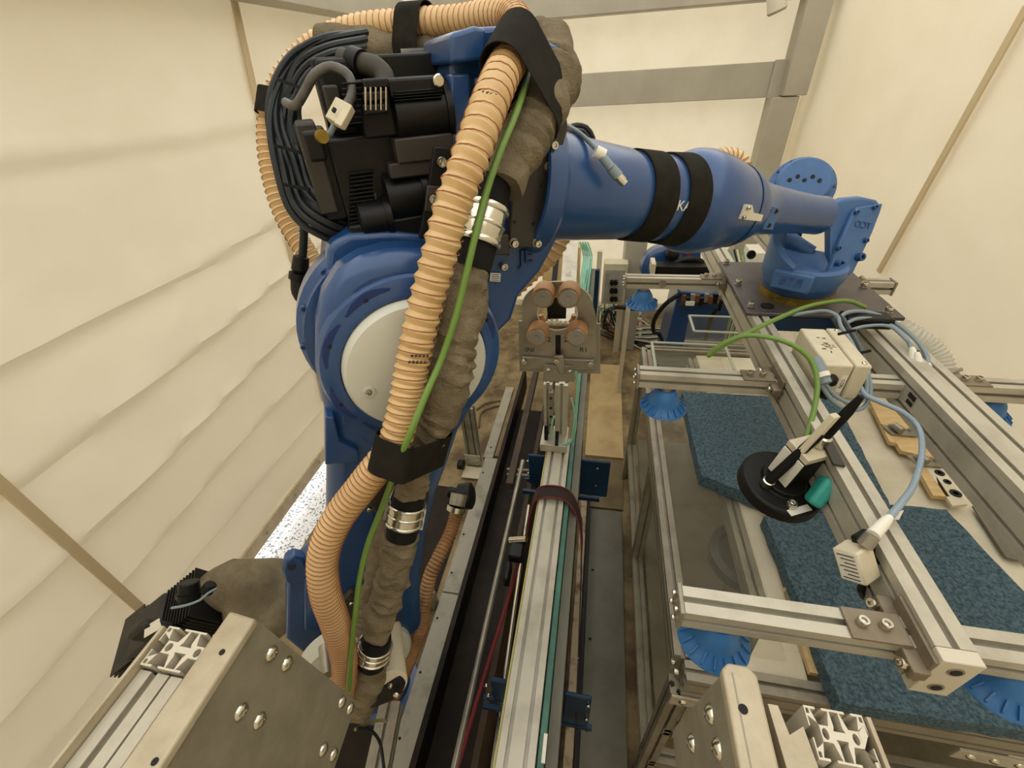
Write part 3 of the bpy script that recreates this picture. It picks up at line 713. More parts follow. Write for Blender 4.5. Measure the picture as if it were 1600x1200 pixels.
# hook straps round hose and sleeve
def loopstrap(cs, rr, wd, label, ax, thick=.0016, name='hook_strap'):
    """band around several circle centres, hull in plane normal to ax"""
    ax = V(ax).normalized(); x, y, _ = frame(ax)
    c0 = sum((V(c) for c in cs), V((0, 0, 0))) / len(cs); pts = []
    for c, r in zip(cs, rr):
        q = V(c) - c0
        for k in range(24):
            a = 2 * math.pi * k / 24; pts.append((q.dot(x) + math.cos(a) * r, q.dot(y) + math.sin(a) * r))
    pts = sorted(set(pts))
    def half(ps):
        h = []
        for p in ps:
            while len(h) > 1 and (h[-1][0] - h[-2][0]) * (p[1] - h[-2][1]) - (h[-1][1] - h[-2][1]) * (p[0] - h[-2][0]) <= 0: h.pop()
            h.append(p)
        return h[:-1]
    hull = half(pts) + half(pts[::-1])
    mb = MB(); n = len(hull); vs = []
    for (u, v) in hull:
        l = math.hypot(u, v); k = (l + thick) / l
        for (q, e) in ((1, -.5), (1, .5), (k, .5), (k, -.5)): vs.append(c0 + x * u * q + y * v * q + ax * wd * e)
    fs_ = []
    for i in range(n):
        j = (i + 1) % n
        for t in range(4): fs_.append((4 * i + t, 4 * i + (t + 1) % 4, 4 * j + (t + 1) % 4, 4 * j + t))
    mb.add(vs, fs_); return tag(mb.build(name, VELC, bev=.0004), label, 'strap')
h1 = D(783, 118, .62); s1 = D(858, 150, .70)
loopstrap([D(782, 112, .615), D(835, 150, .68), D(862, 135, .73)], [.033, .033, .036], .10, 'wide black strap binding the tan hose and fabric sleeve at the top', (D(815, 75, .68) - D(745, 190, .58)).normalized() * .5 + (D(868, 115, .74) - D(845, 180, .69)).normalized() * .7)
loopstrap([D(614, 703, .685), D(637, 700, .66), D(660, 718, .775)], [.0305, .012, .039], .060, 'black strap binding the hose, green cable and sleeve below the elbow cover', (D(640, 640, .7) - D(614, 740, .72)))
loopstrap([D(648, 36, .893), D(648, 74, .90)], [.0335, .030], .062, 'black strap with steel buckle holding the hose over the motors', (D(700, 32, .86) - D(600, 38, .92)))
MB().box(D(651, 84, .862), (.062, .004, .018), (UU, NN, V((0, 0, 1)))).build('buckle', CHROME, None)
tag(bpy.data.objects['buckle'], 'steel buckle on the black strap above the motors', 'buckle')
loopstrap([D(424, 158, 1.01), D(448, 172, 1.0)], [.03, .028], .055, 'black strap tying the hose to the cable bundle at far left', (D(430, 130, 1.01) - D(420, 200, 1.03)))
# grey fabric patches over the motors behind the strap
sl = MB().tube(cr_path([D(512, 62, .96), D(560, 64, .94), D(620, 78, .93), D(700, 72, .9)], .01), lambda i: .034, 28, squash=.8)
tag(sl.build('fabric_sleeve', CLOTH, disp=wrk(.014, 14)), 'fabric sleeve lying along the top of the black motors', 'sleeve')
# black cable bundle left of the motors
bundle = [(438, 540)]
base = [(560, 70), (500, 78), (460, 100), (437, 145), (432, 195), (445, 250), (462, 310), (500, 345), (560, 372)]
for k in range(12):
    off = (k - 5.5) * 4.6
    P = []
    for j, (x, y) in enumerate(base):
        cx, cy = 540, 215; dx, dy = x - cx, y - cy; l = math.hypot(dx, dy); e = (off + 9 * math.sin(k * 2.1 + j * .8)) * (-1)
        P.append(D(x + dx / l * e * .8 + 10, y + dy / l * e * .8, (.80 if j in (0, 8) else .735) + .010 * math.sin(k * 1.7 + j) + .008 * (k % 3)))
    tag(MB().tube(cr_path(P, .012), .0060, 8).build('motor_cable', BLKC), 'black cable in the thick bundle curving round the left of the motors', 'cable', 'black motor cable bundle')
for i, (x, y) in enumerate(((452, 130), (447, 235), (460, 298))):
    a = D(x - 18, y - 6 - i * 2, .71); b = D(x + 24, y + 10 - i * 6, .70)
    tag(MB().beam(a, b, .005, .003, up=NN).build('cable_tie', RUBB), ['cable tie round the upper bend of the black bundle', 'cable tie round the middle of the black bundle', 'cable tie round the lower end of the black bundle'][i], 'tie')
bc = thing('hanging_cable', 'thick black cable hanging left of the elbow into an angled plug', 'cable', D(470, 450, .95))
MB().tube(cr_path([D(445, 240, .87), D(462, 290, .88), D(474, 340, .90), D(474, 385, .92), D(470, 420, .94)], .01), .0085, 14).build('cable', BLKC, bc)
MB().cyl(D(474, 354, .915), D(474, 362, .915), .0095, .0095).build('cable_marker', GREY_C, bc)
MB().lathe([(.012, 0), (.016, .002), (.018, .03), (.014, .036)], D(471, 400, .93), D(467, 440, .95) - D(471, 400, .93), 24).build('plug', BLACK, bc)
MB().lathe([(.018, 0), (.023, .002), (.023, .016), (.018, .018)], D(469, 426, .945), D(467, 440, .95) - D(471, 400, .93), 12).build('lock_ring', BLACK, bc)
MB().tube(cr_path([D(467, 438, .95), D(468, 456, .955), D(476, 466, .96), D(492, 468, .97)], .006), .017, 20).build('angled_boot', BLACK, bc)
lc = thing('looped_connector', 'thick grey black cable loop with cream plug block in front of the motors', 'cable', D(520, 150, .65))
MB().tube(cr_path([D(446, 160, .65), D(462, 165, .64), D(478, 140, .63), D(492, 116, .62), D(518, 104, .62), D(545, 118, .62), D(550, 145, .62), D(540, 170, .62)], .008), .0066, 14).build('cable', mat('grey sleeve cable', (92, 88, 80), .5, 0, (60, 58, 54), 20), lc)
MB().tube(cr_path([D(524, 190, .62), D(516, 208, .625), D(502, 214, .63)], .006), .0042, 10).build('cable', GREY_C, lc)
bx = (D(545, 170, .6) - D(530, 162, .6)).normalized(); by = (D(534, 156, .6) - D(522, 190, .6)); by = (by - bx * by.dot(bx)).normalized(); bz = bx.cross(by)
MB().box(D(532, 178, .605), (.026, .032, .015), (bx, by, bz)).build('plug_block', CREAM, lc, bev=.0015)
MB().box(D(538, 182, .597), (.011, .032, .010), (bx, by, bz)).build('plug_latch', CREAM, lc, bev=.001)
MB().box(D(522, 172, .590), (.004, .006, .004), (bx, by, bz)).build('slot', INK, lc)
MB().box(D(492, 228, .64), (.026, .04, .03), (UU, V((0, 0, 1)), NN)).build('socket_housing', BLACK, lc, bev=.005)
MB().lathe([(.006, 0), (.009, 0), (.009, .008), (.005, .008)], D(501, 214, .62), D(510, 212, .605) - D(501, 214, .62), 16).build('brass_gland', GOLD, lc)
gl = thing('cable_gland_tube', 'olive black curved conduit end above the bright connector clips', 'conduit', D(590, 105, .66))
MB().tube(cr_path([D(535, 92, .68), D(560, 98, .67), D(585, 104, .66), D(600, 118, .66), D(603, 135, .66)], .006), .015, 20).build('conduit', mat('olive rubber', (58, 54, 42), .7), gl)
MB().cyl(D(550, 94, .67), D(566, 100, .665), .019, .019, 24).build('conduit_collar', BLACK, gl)

# ================================================================ MACHINE BELOW
def zz(px, py, z): return W(px, py, z=z)
RZ = 1.04
RX = -.10
# main rail
rail = thing('conveyor_rail', 'long slotted aluminium rail running away down the middle of the machine', 'rail', (RX, 1.0, RZ - .12))
prof((RX, -.15, RZ - .04), (RX, 1.22, RZ - .04), .08, .08, 2, 2).build('rail_profile', ALU, rail)
prof((RX, -.15, RZ - .125), (RX, 1.26, RZ - .125), .08, .08, 2, 2).build('rail_profile', ALUD, rail)
MB().box((RX + .012, .21, RZ + .0006), (.03, .0015, .0008)).build('pen_mark', INK, rail)
gp = MB().bb((RX + .043, -.15, RZ - .20), (RX + .058, 3.2, RZ - .012)); gp.build('green_side_strip', mat('green side sheet', (72, 122, 102), .5, 0, (54, 96, 84), 6), rail, bev=.002)
MB().bb((RX + .060, -.15, RZ - .26), (RX + .085, 3.1, RZ - .05)).build('side_plate', GREYD, rail)
MB().bb((RX + .052, .25, RZ - .012), (RX + .060, .30, RZ - .008)).build('pale_clip', LABEL, rail)
MB().bb((RX - .048, -.15, RZ - .10), (RX - .043, 1.2, RZ - .02)).build('yellow_strip', mat('pale yellow strip', (196, 186, 110), .5), rail)
MB().bb((RX - .07, 1.2, RZ - .35), (RX + .08, 1.3, RZ - .18)).build('rail_support', ALUD, rail)
MB().bb((RX - .05, .0, RZ - .9), (RX + .05, .1, RZ - .17)).build('rail_support', ALUD, rail)
MB().bb((RX - .05, 1.1, 0), (RX + .05, 1.2, RZ - .17)).build('rail_leg', ALUD, rail)
# navy rail brackets
def bracket(y0, z1, label, wL=.10, wR=.085):
    t = thing('rail_bracket', label, 'bracket', (RX, y0, z1 - .2))
    MB().bb((RX - .05 - wL, y0, z1 - .14), (RX - .05, y0 + .012, z1)).build('bracket_ear', NAVY, t, bev=.004)
    MB().bb((RX + .088, y0, z1 - .20), (RX + .088 + wR, y0 + .012, z1)).build('bracket_ear', NAVY, t, bev=.004)
    MB().bb((RX - .15, y0, z1 - .235), (RX + .17, y0 + .012, z1 - .215)).build('bracket_foot', NAVY, t)
    MB().prism([(RX - .14, y0, z1 - .14), (RX - .055, y0, z1 - .14), (RX - .055, y0, z1 - .22)], (0, .01, 0)).build('gusset', NAVY, t)
    for sx, zq in ((-.12, -.03), (-.12, -.10), (.15, -.03), (.15, -.13)): inst(CAPB, 'bolt', t, (RX + sx, y0, z1 + zq), (0, -1, 0), .6)
    return t
bracket(1.17, .98, 'dark blue bracket ears either side of the rail below the roller head', .07, .11)
bracket(.42, .90, 'dark blue bracket under the near end of the rail', .06, .07)
# vertical pneumatic column with roller head
CX, CY = -.118, 1.20
cl = thing('slide_column', 'upright slotted slide unit with bolts rising from the rail to the roller head', 'column', (CX, CY, RZ))
prof((CX - .026, CY + .02, RZ + .03), (CX - .026, CY + .02, RZ + .27), .03, .045, 1, 1, up=V((0, 1, 0))).build('slide_profile', ALU, cl)
prof((CX + .022, CY + .02, RZ + .03), (CX + .022, CY + .02, RZ + .27), .045, .045, 1, 1, up=V((0, 1, 0))).build('slide_profile', ALU, cl)
MB().bb((CX - .022, CY - .02, RZ + .07), (CX - .004, CY, RZ + .25)).build('slide_carriage', STEEL, cl, bev=.003)
MB().bb((CX - .05, CY - .06, RZ), (CX + .05, CY + .05, RZ + .035)).build('base_block', ALU, cl, bev=.003)
for zq in (.10, .14, .18, .225): inst(HOLE, 'threaded_hole', cl, (CX - .013, CY - .0202, RZ + zq), (0, -1, 0), 1.4)
MB().cyl((CX + .012, CY - .06, RZ + .036), (CX + .012, CY - .03, RZ + .08), .006).build('black_lever', RUBB, cl)
MB().cyl((CX - .03, CY - .03, RZ + .03), (CX - .03, CY - .02, RZ + .09), .007).build('black_lever', RUBB, cl)
rh = thing('roller_head', 'steel plate head with round opening and four tan rollers on the column', 'fixture', (CX, CY - .03, RZ + .26))
pn = V((0, -1, .04)).normalized(); pu = V((0, .04, 1)); pr = V((1, 0, 0))
HO = W(873, 508, y=CY - .03)
def hp_(px, py, e=0):
    r = ray(px, py); t = ((HO + pn * e) - CP).dot(pn) / r.dot(pn); return CP + r * t
# horseshoe plate with opening (ring strip mesh)
def plate_hole(outer, inner, th, nrm):
    n = len(outer); mb = MB(); nv = nrm * -th
    vs = outer + inner + [p + nv for p in outer] + [p + nv for p in inner]; fs_ = []
    for i in range(n):
        j = (i + 1) % n
        fs_ += [(i, j, n + j, n + i), (2 * n + j, 2 * n + i, 3 * n + i, 3 * n + j), (j, i, 2 * n + i, 2 * n + j), (n + i, n + j, 3 * n + j, 3 * n + i)]
    return mb.add(vs, fs_)
cxp, cyp = 871, 492
outer = []; inner = []
for k in range(48):
    a = 2 * math.pi * k / 48; inner.append(hp_(cxp + 31 * math.cos(a), cyp - 2 + 26 * math.sin(a)))
    ca, sa = math.cos(a), math.sin(a)
    if sa < .12: outer.append(hp_(cxp + 56 * ca, cyp - 12 + 40 * sa))
    else:
        # box below
        t = min(58 / max(1e-6, abs(ca)), 76 / sa); outer.append(hp_(cxp + 3 + t * ca * 1.0, cyp + min(t * sa, 76)))
plate_hole(outer, inner, .008, pn).build('head_plate', STEEL, rh, False)
MB().prism([hp_(810, 502, -.03), hp_(818, 502, -.03), hp_(818, 570, -.03), hp_(925, 574, -.03), hp_(927, 505, -.03), hp_(938, 506, -.03), hp_(938, 584, -.03), hp_(812, 580, -.03)], pn * -.006).build('back_plate', STEEL, rh, False)
MB().prism([hp_(816, 558, .012), hp_(928, 563, .012), hp_(930, 580, .012), hp_(815, 577, .012)], pn * -.02).build('cross_bar', STEEL, rh, bev=.003)
MB().prism([hp_(850, 570, .02), hp_(896, 572, .02), hp_(897, 597, .02), hp_(848, 596, .02)], pn * -.012).build('clamp_block', ALUD, rh, bev=.002)
MB().prism([hp_(868, 524, .001), hp_(876, 524, .001), hp_(876, 556, .001), hp_(868, 556, .001)], pn * .002).build('slot', DARK, rh)
MB().prism([hp_(864, 556, .03), hp_(880, 556, .03), hp_(883, 584, .03), hp_(874, 586, .03)], pn * -.01).build('clamp_lever', STEEL, rh, bev=.003)
for (x, y) in ((848, 466), (888, 466), (839, 527), (901, 527)):
    ex = .10
    c = hp_(x, y, .06)
    MB().lathe([(.012, -.056), (.030, -.056), (.032, -.054), (.032, -.004), (.030, 0), (.012, 0)], c, pn, 32).build('roller', ROLL, rh)
    MB().lathe([(.027, 0), (.027, .002), (.025, .0035), (.008, .0035), (.0075, .006), (.001, .006)], c, pn, 32).build('roller_cap', mat('turned aluminium', (150, 147, 138), .32, .6), rh)
    MB().cyl(c - pn * .07, c - pn * .054, .008).build('axle', STEEL, rh)
bolts(rh, [hp_(820, 563, .013), hp_(922, 567, .013), hp_(870, 562, .03)], pn, 1.0)
bolts(rh, [hp_(857, 578, .021), hp_(890, 580, .021)], pn, .7, DOME)
for (x, y, s) in ((828, 547, 'INI'), (912, 547, 'R1'), (858, 531, '2'), (884, 531, '2')):
    text('pen_lettering', s, .024, hp_(x, y, .0006), pr * (1 if x < 870 else 1), pu, INK, rh, .0002)
MB().tube(inner + inner[:1], .0022, 6).build('opening_rim', WHITEC, rh)
MB().tube([outer[k % 48] for k in range(26, 47)], .0015, 6).build('edge_highlight', WHITEC, rh)
# inner part seen through the opening
MB().tube([hp_(843 + 0 * k, 0) if 0 else hp_(871 + 27 * math.cos(math.pi * k / 14), 492 + 20 * math.sin(math.pi * k / 14), -.04) for k in range(15)], .010, 10).build('guide_ring', ROLL, rh)
MB().box(hp_(871, 506, -.03), (.075, .012, .014), (pr, pu, pn)).build('sensor_bar', CREAM, rh, bev=.002)
for x in (858, 866, 876, 884): MB().box(hp_(x, 503, -.02), (.008, .012, .012), (pr, pu, pn)).build('sensor_lug', LABEL, rh)
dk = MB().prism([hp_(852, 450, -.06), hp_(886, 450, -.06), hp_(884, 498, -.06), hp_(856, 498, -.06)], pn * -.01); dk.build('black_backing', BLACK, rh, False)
# aqua air tubes round the column
for i, P in enumerate([[(866, 650), (862, 668), (868, 690), (882, 694), (894, 685), (900, 665), (897, 640), (893, 622)], [(893, 600), (900, 580), (902, 610), (898, 650), (892, 690), (870, 703)]]):
    tag(MB().tube(cr_path([W(x, y, y=CY - .05) for x, y in P], .006), .003, 8).build('air_tube', AQUA), ['pale green air tube looping in front of the column foot', 'pale green air tube dropping down the right of the column'][i], 'tube')
# ratchet strap over rail
rs = thing('ratchet_strap', 'black and dark red tie-down strap slung over the rail with ratchet', 'strap', (RX, .93, .7))
ys = .93
sp = [(RX - .085, ys - .05, .82), (RX - .07, ys, .97), (RX - .04, ys + .01, RZ + .006), (RX + .05, ys + .01, RZ + .006), (RX + .095, ys - .01, .96), (RX + .11, ys - .05, .86)]
def ribbon(pts, wdir, wd, th=.003):
    mb = MB(); vs = []; n = len(pts); wv = V(wdir).normalized() * wd / 2
    for i, p in enumerate(pts):
        p = V(p); t = (V(pts[min(i + 1, n - 1)]) - V(pts[max(i - 1, 0)])).normalized(); q = t.cross(wv).normalized() * th
        vs += [p - wv, p + wv, p + wv + q, p - wv + q]
    fs_ = [(4 * i + k, 4 * i + (k + 1) % 4, 4 * i + 4 + (k + 1) % 4, 4 * i + 4 + k) for i in range(n - 1) for k in range(4)] + [(3, 2, 1, 0), (4 * n - 4, 4 * n - 3, 4 * n - 2, 4 * n - 1)]
    return mb.add(vs, fs_)
ribbon(cr_path(sp, .02), (0, 1, -.1), .05).build('webbing', STRAPK, rs)
for e in (-.025, .025): MB().tube(cr_path([V(p) + V((0, e, .003)) for p in sp], .02), .0022, 6).build('red_edge', RED, rs)
tl = [(RX + .105, .95, .9), (RX + .115, .8, .82), (RX + .12, .6, .8), (RX + .125, .4, .78), (RX + .13, .2, .8)]
ribbon(cr_path(tl, .03), (0, .1, 1), .05).build('webbing', STRAPK, rs)
tl2 = [(RX - .09, .90, .85), (RX - .12, .7, .78), (RX - .16, .5, .70), (RX - .2, .2, .64)]
MB().tube(cr_path(tl2, .03), .006, 8).build('webbing', RED, rs)
MB().box((RX - .11, .83, .86), (.05, .07, .04)).build('ratchet', BLACKM, rs, bev=.006)
MB().cyl((RX - .14, .86, .87), (RX - .08, .86, .89), .012).build('ratchet_spindle', CHROME, rs)
MB().box((RX - .13, .76, .83), (.02, .07, .05)).build('ratchet_handle', BLACK, rs, bev=.006)
for j, s_ in enumerate(('1000',)): text('lettering', s_, .022, (RX + .1195, .55, .81), (0, 1, 0), (0, 0, 1), LABEL, rs, .0005)
# rods and channels left of rail
def rodobj(name, a, b, r, mt, label, cat='rod'): return tag(MB().cyl(a, b, r, n=16).build(name, mt), label, cat)
rodobj('steel_rod', W(763, 960, z=.75) + V((0, -.9, 0)), W(817, 720, z=.75), .009, STEEL, 'long polished steel rod nearest the grey strip, left of the rail')
rodobj('steel_rod', zz(782, 1200, .62) + V((-.01, -.3, 0)), zz(826, 790, .62), .007, CHROME, 'second thin steel rod between the first rod and the rail')
ub = thing('side_channel', 'dark greasy steel channel lying left of the rail', 'channel', (-.33, .9, .4))
MB().bb((-.47, .0, .30), (-.16, 2.2, .34)).build('channel_web', DARK, ub)
MB().bb((-.475, .0, .30), (-.455, 2.5, .47)).build('channel_lip', DARK, ub)
MB().bb((-.27, .0, .30), (-.25, 2.6, .56)).build('channel_lip', BROWN, ub)
tag(MB().beam(W(796, 760, z=.68), W(842, 560, z=.62) + V((0, .6, 0)), .03, .04).build('angle_rail', BROWN), 'brown angle rail rising past the left of the column', 'rail')
cs = thing('cross_stay', 'pair of short steel stays across the gap left of the rail', 'stay', zz(808, 735, .6))
for e in (0, 1): MB().cyl(zz(793, 733 + e * 8, .55), zz(830, 735 + e * 8, .6), .007).build('stay_rod', STEEL, cs)
# grey strip on the floor, machine floor plates
gs = thing('floor_strip', 'long pale grey steel cover strip on the floor left of the machine', 'cover plate', (-.6, 1, 0))
MB().bb((-.685, .0, 0), (-.50, 1.05, .035)).build('cover_plate', GREYP, gs, bev=.004)
MB().bb((-.685, 1.056, 0), (-.50, 2.02, .033)).build('cover_plate', GREYP, gs, bev=.004)
MB().bb((-.70, 2.02, 0), (-.63, 2.85, .033)).build('cover_plate', GREYP, gs, bev=.004)
for k in range(9):
    for x in (-.665, -.52): inst(HOLE, 'keyhole', gs, (x, .2 + k * .24, .0352), (0, 0, 1), 1.5)
tag(MB().bb((-.625, 2.05, 0), (-.50, 2.83, .025)).build('brown_floor_plate', mat('brown plate', (128, 110, 78), .7, 0, (96, 78, 50), 8, bump=.1)), 'dirty brown plate right of the far end of the grey strip', 'plate')
tag(MB().bb((-.495, .1, .0), (-.02, 2.3, .012)).build('shade_tray', DARK), 'dark tray added as the floor shade between grey strip and rail', 'tray')  # dark slab put in for the shade on this floor
tag(MB().bb((-1.25, .0, 0), (-.72, 1.75, .01)).build('base_sheet', DARK), 'dark sheet added as the floor shade under the robot base', 'sheet')  # darkens the shaded floor round the robot foot, no separate sheet there
tag(MB().bb((.055, .1, .0), (.24, 1.70, .02)).build('floor_plate', GREYD, bev=.003), 'dull grey floor plate right of the rail, left of the table post', 'plate')
for k in range(3): inst(HOLE, 'keyhole', bpy.data.objects['floor_plate'], (.08 , .6 + k * .35, .0202), (0, 0, 1), 1.8)
tag(MB().bb((.0, 2.15, .0), (.26, 3.3, .02)).build('tan_board', TANB), 'tan board lying on the floor behind the rail', 'board')
tag(MB().bb((.05, 1.72, .0), (.25, 2.12, .015)).build('brown_board', mat('brown board', (120, 104, 70), .7, 0, (96, 80, 50), 6)), 'brown board between the tan board and the grey floor plate', 'board')
rb = thing('base_beam', 'pale worn steel beam along the floor just right of the rail', 'beam', (.0, .8, 0))
MB().bb((-.005, .05, .0), (.03, 1.75, .16)).build('beam_body', mat('rusty pale paint', (160, 144, 116), .6, 0, (104, 74, 48), 14, .5, .65), rb, bev=.004)
MB().bb((.034, .05, .0), (.05, 1.75, .12)).build('beam_edge', BLACK, rb)
# small frame near grey strip (posts)
sf = thing('guard_post', 'short slotted aluminium guard post with foot plate left of the grey strip', 'post', (-.83, 2.05, 0))
pb = W(742, 722, z=.02)
prof(pb + V((0, 0, .0)), pb + V((0, 0, .5)), .09, .045, 2, 1, up=V((0, 1, 0))).build('post_profile', ALUD, sf)
MB().box(pb + V((0, -.03, .05)), (.11, .008, .10)).build('foot_plate', ALU, sf, bev=.002)
MB().box(pb + V((.01, -.1, .004)), (.13, .1, .008)).build('foot_plate', CREAM, sf, bev=.002)
bolts(sf, [pb + V((-.035, -.036, .07)), pb + V((.035, -.036, .07)), pb + V((-.035, -.036, .03)), pb + V((.035, -.036, .03))], (0, -1, 0), .8)
MB().cyl(pb + V((-.09, -.08, .05)), pb + V((-.05, -.08, .05)), .035).build('black_foot', BLACK, sf, bev=.003)
for i, P in enumerate([[(745, 640), (760, 630), (782, 626)], [(748, 668), (752, 645), (770, 636), (782, 634)]]):
    tag(MB().tube(cr_path([zz(x, y, .015) for x, y in P], .02), .007, 8).build('floor_cable', mat('dusty cable', (92, 74, 46), .7)), ['brown dusty cable on the floor, the outer one behind the post', 'brown dusty cable on the floor, the inner curved one behind the post'][i], 'cable')
tag(MB().box(W(672, 938, z=.06), (.06, .05, .12)).build('small_block', ALUD, bev=.003), 'small metal block on the floor beside the low tan hose', 'block')

# ================================================================ TABLE (right)
TZ = 1.0
tb = thing('machine_table', 'aluminium profile table with clear side and white top carrying the teal pads', 'table', (.85, 1.3, 0))
x0, x1, y0, y1 = .275, 1.40, .49, 2.0
p9 = lambda a, b, w=.045, h=.045, nw=1, nh=1, up=V((0, 0, 1)), m_=ALUD, nm='frame_profile': prof(a, b, w, h, nw, nh, up).build(nm, m_, tb)
p9((x0, y0, TZ - .045), (x1, y0, TZ - .045), .045, .09, 1, 2)
p9((x0, y0 + .03, TZ - .045), (x0, y1, TZ - .045), .045, .09, 1, 2)
p9((x0, y1, TZ - .045), (x1, y1, TZ - .045), .045, .09, 1, 2)
p9((x1, y0 + .03, TZ - .045), (x1, y1 - .03, TZ - .045), .045, .09, 1, 2)
for (x, y) in ((x0, y0), (x0, y1), (x1, y0), (x1, y1)):
    p9((x, y, 0), (x, y, TZ - .095), .045, .045, nm='table_leg')
p9((x0, y0, .30), (x0, y1, .30)); p9((x0, y0, .30), (x1, y0, .30))
p9((x0, y0 + .0, .62), (x1, y0 + .0, .62)); p9((x0, y0 + .75, .14), (x0, y0 + .75, .9))
# front gusset plates and bolts
for x in (x0 + .08, .98):
    MB().box((x, y0 - .026, TZ - .12), (.2, .006, .05)).build('gusset', ALU, tb, bev=.001)
    bolts(tb, [(x - .07 + .047 * k, y0 - .029, TZ - .12) for k in range(4)], (0, -1, 0), .9, DOME)
MB().prism([(.30, y0 - .03, .86), (.44, y0 - .03, .90), (.30, y0 - .03, .60)], (0, .006, 0)).build('corner_plate', PLATE, tb)
bolts(tb, [(.262, y0 - .0, TZ - .02), (.262, y0 + .03, TZ - .04)], (-1, 0, 0), .9)
# tops
MB().bb((.52, .58, TZ - .04), (1.375, 1.97, TZ - .015)).build('top_board', WHITE, tb, bev=.002)
MB().bb((.30, .55, TZ - .009), (.52, 1.97, TZ - .003)).build('clear_cover', CLEAR, tb)
MB().bb((x0 - .028, y0 + .02, .34), (x0 - .023, y1, TZ - .01)).build('clear_side', CLEAR, tb)
MB().prism([W(1188, 994, z=.984), W(1246, 998, z=.984), W(1262, 1064, z=.984), W(1160, 1050, z=.984)], (0, 0, -.006)).build('triangle_plate', WHITE, tb)
prof((.50, .56, TZ - .05), (.50, 1.95, TZ - .05), .04, .06, 1, 1).build('inner_profile', ALUD, tb)
# shelf, and a dark disc standing in for round shadows under the clear cover
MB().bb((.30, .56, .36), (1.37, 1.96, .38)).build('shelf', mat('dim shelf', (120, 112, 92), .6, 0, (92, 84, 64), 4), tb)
dm_ = W(1165, 880, z=.8)
MB().lathe([(.02, 0), (.12, 0), (.125, .01), (.125, .05), (.10, .055), (.09, .04), (.04, .04), (.035, .07), (.001, .07)], V((dm_.x, dm_.y, .80)), (0, 0, 1), 40).build('shadow_disc', mat('round shadow grey', (74, 70, 58), .4, .4), tb)
MB().cyl(V((dm_.x, dm_.y, .38)), V((dm_.x, dm_.y, .80)), .035).build('shadow_disc_post', STEEL, tb)
# right clear box and rear clear boxes
MB().bb((1.05, 1.55, TZ), (1.056, 2.0, TZ + .1)).build('clear_panel', CLEARE, tb)
# teal pads
def pad(name, pxs, z1, z0, label):
    P = [W(x, y, z=z1) for x, y in pxs]; out = []
    n = len(P)
    for i in range(n):
        a, b = P[i], P[(i + 1) % n]; k = max(2, int((b - a).length / .012))
        for j in range(k):
            q = a.lerp(b, j / k); out.append(q + V((noise.noise(q * 30), noise.noise(q * 30 + V((5, 5, 5))), 0)) * .0035)
    return tag(MB().prism(out, (0, 0, z0 - z1)).build(name, TEAL, smooth=False), label, 'pad', 'teal fibre pads on the table')
pad('fibre_pad', [(1066, 612), (1306, 624), (1340, 690), (1388, 782), (1392, 800), (1240, 800), (1096, 742)], TZ + .05, TZ - .002, 'teal fibre pad under the far left suction cup')
pad('fibre_pad', [(1195, 806), (1392, 788), (1478, 796), (1600, 925), (1640, 965), (1650, 1150), (1480, 1125), (1312, 1098)], TZ + .045, TZ - .004, 'larger teal fibre pad at the front of the table')
# plywood stops
def ply(pxs, z1, label, th=.016):
    return tag(MB().prism([W(x, y, z=z1) for x, y in pxs], (0, 0, -th)).build('plywood_piece', WOOD, smooth=False), label, 'wood piece')
ZP = TZ + .005
ply([(1193, 800), (1205, 803), (1222, 850), (1210, 850)], ZP, 'tan plywood piece topmost in the row left of the front pad')
ply([(1216, 882), (1232, 886), (1243, 922), (1228, 922)], ZP, 'tan plywood piece second in the row left of the front pad')
ply([(1250, 1002), (1283, 1008), (1292, 1056), (1266, 1050)], ZP, 'tan plywood piece nearest the camera left of the front pad')
for i, pts in enumerate(([(1206, 852), (1222, 852), (1232, 882), (1216, 880)], [(1228, 924), (1244, 926), (1252, 955), (1236, 950)])):
    tag(MB().prism([W(x, y, z=ZP) for x, y in pts], (0, 0, -.016)).build('stop_bracket', ALUD, smooth=False), ['steel stop between the first two plywood pieces', 'steel stop below the second plywood piece, left of the front pad'][i], 'bracket')
ply([(1358, 624), (1440, 640), (1500, 700), (1478, 712), (1390, 690)], TZ + .02, 'tan plywood strip farthest back between the two gripper beams')
ply([(1392, 678), (1462, 690), (1480, 720), (1408, 704)], TZ + .021, 'tan plywood strip in the middle between the gripper beams')
ply([(1432, 728), (1452, 728), (1484, 776), (1458, 774)], TZ + .02, 'tan plywood strip nearest between the gripper beams')
for i, (x, y) in enumerate(((1408, 670), (1448, 718))):
    t = thing('toggle_clamp', ['small steel clamp on the plywood, farther back', 'small steel clamp on the plywood, nearer'][i], 'clamp', W(x, y, z=TZ + .02))
    MB().prism([W(x - 32, y - 8, z=TZ + .03), W(x + 22, y + 2, z=TZ + .03), W(x + 26, y + 12, z=TZ + .03), W(x - 14, y + 8, z=TZ + .03)], (0, 0, -.006)).build('clamp_plate', ALUD, t, bev=.001)
    MB().cyl(W(x - 12, y - 6, z=TZ + .045), W(x + 2, y + 4, z=TZ + .045), .014).build('clamp_barrel', STEEL, t, bev=.002)
    bolts(t, [W(x - 18, y - 4, z=TZ + .031), W(x + 13, y + 2, z=TZ + .031)], (0, 0, 1), .8)
tp = thing('target_plate', 'pale plate with three black rings between the gripper beams', 'plate', W(1475, 755, z=TZ + .02))
MB().prism([W(1446, 728, z=TZ + .02), W(1470, 728, z=TZ + .02), W(1512, 788, z=TZ + .02), W(1488, 790, z=TZ + .02)], (0, 0, -.01)).build('plate', WHITE, tp)
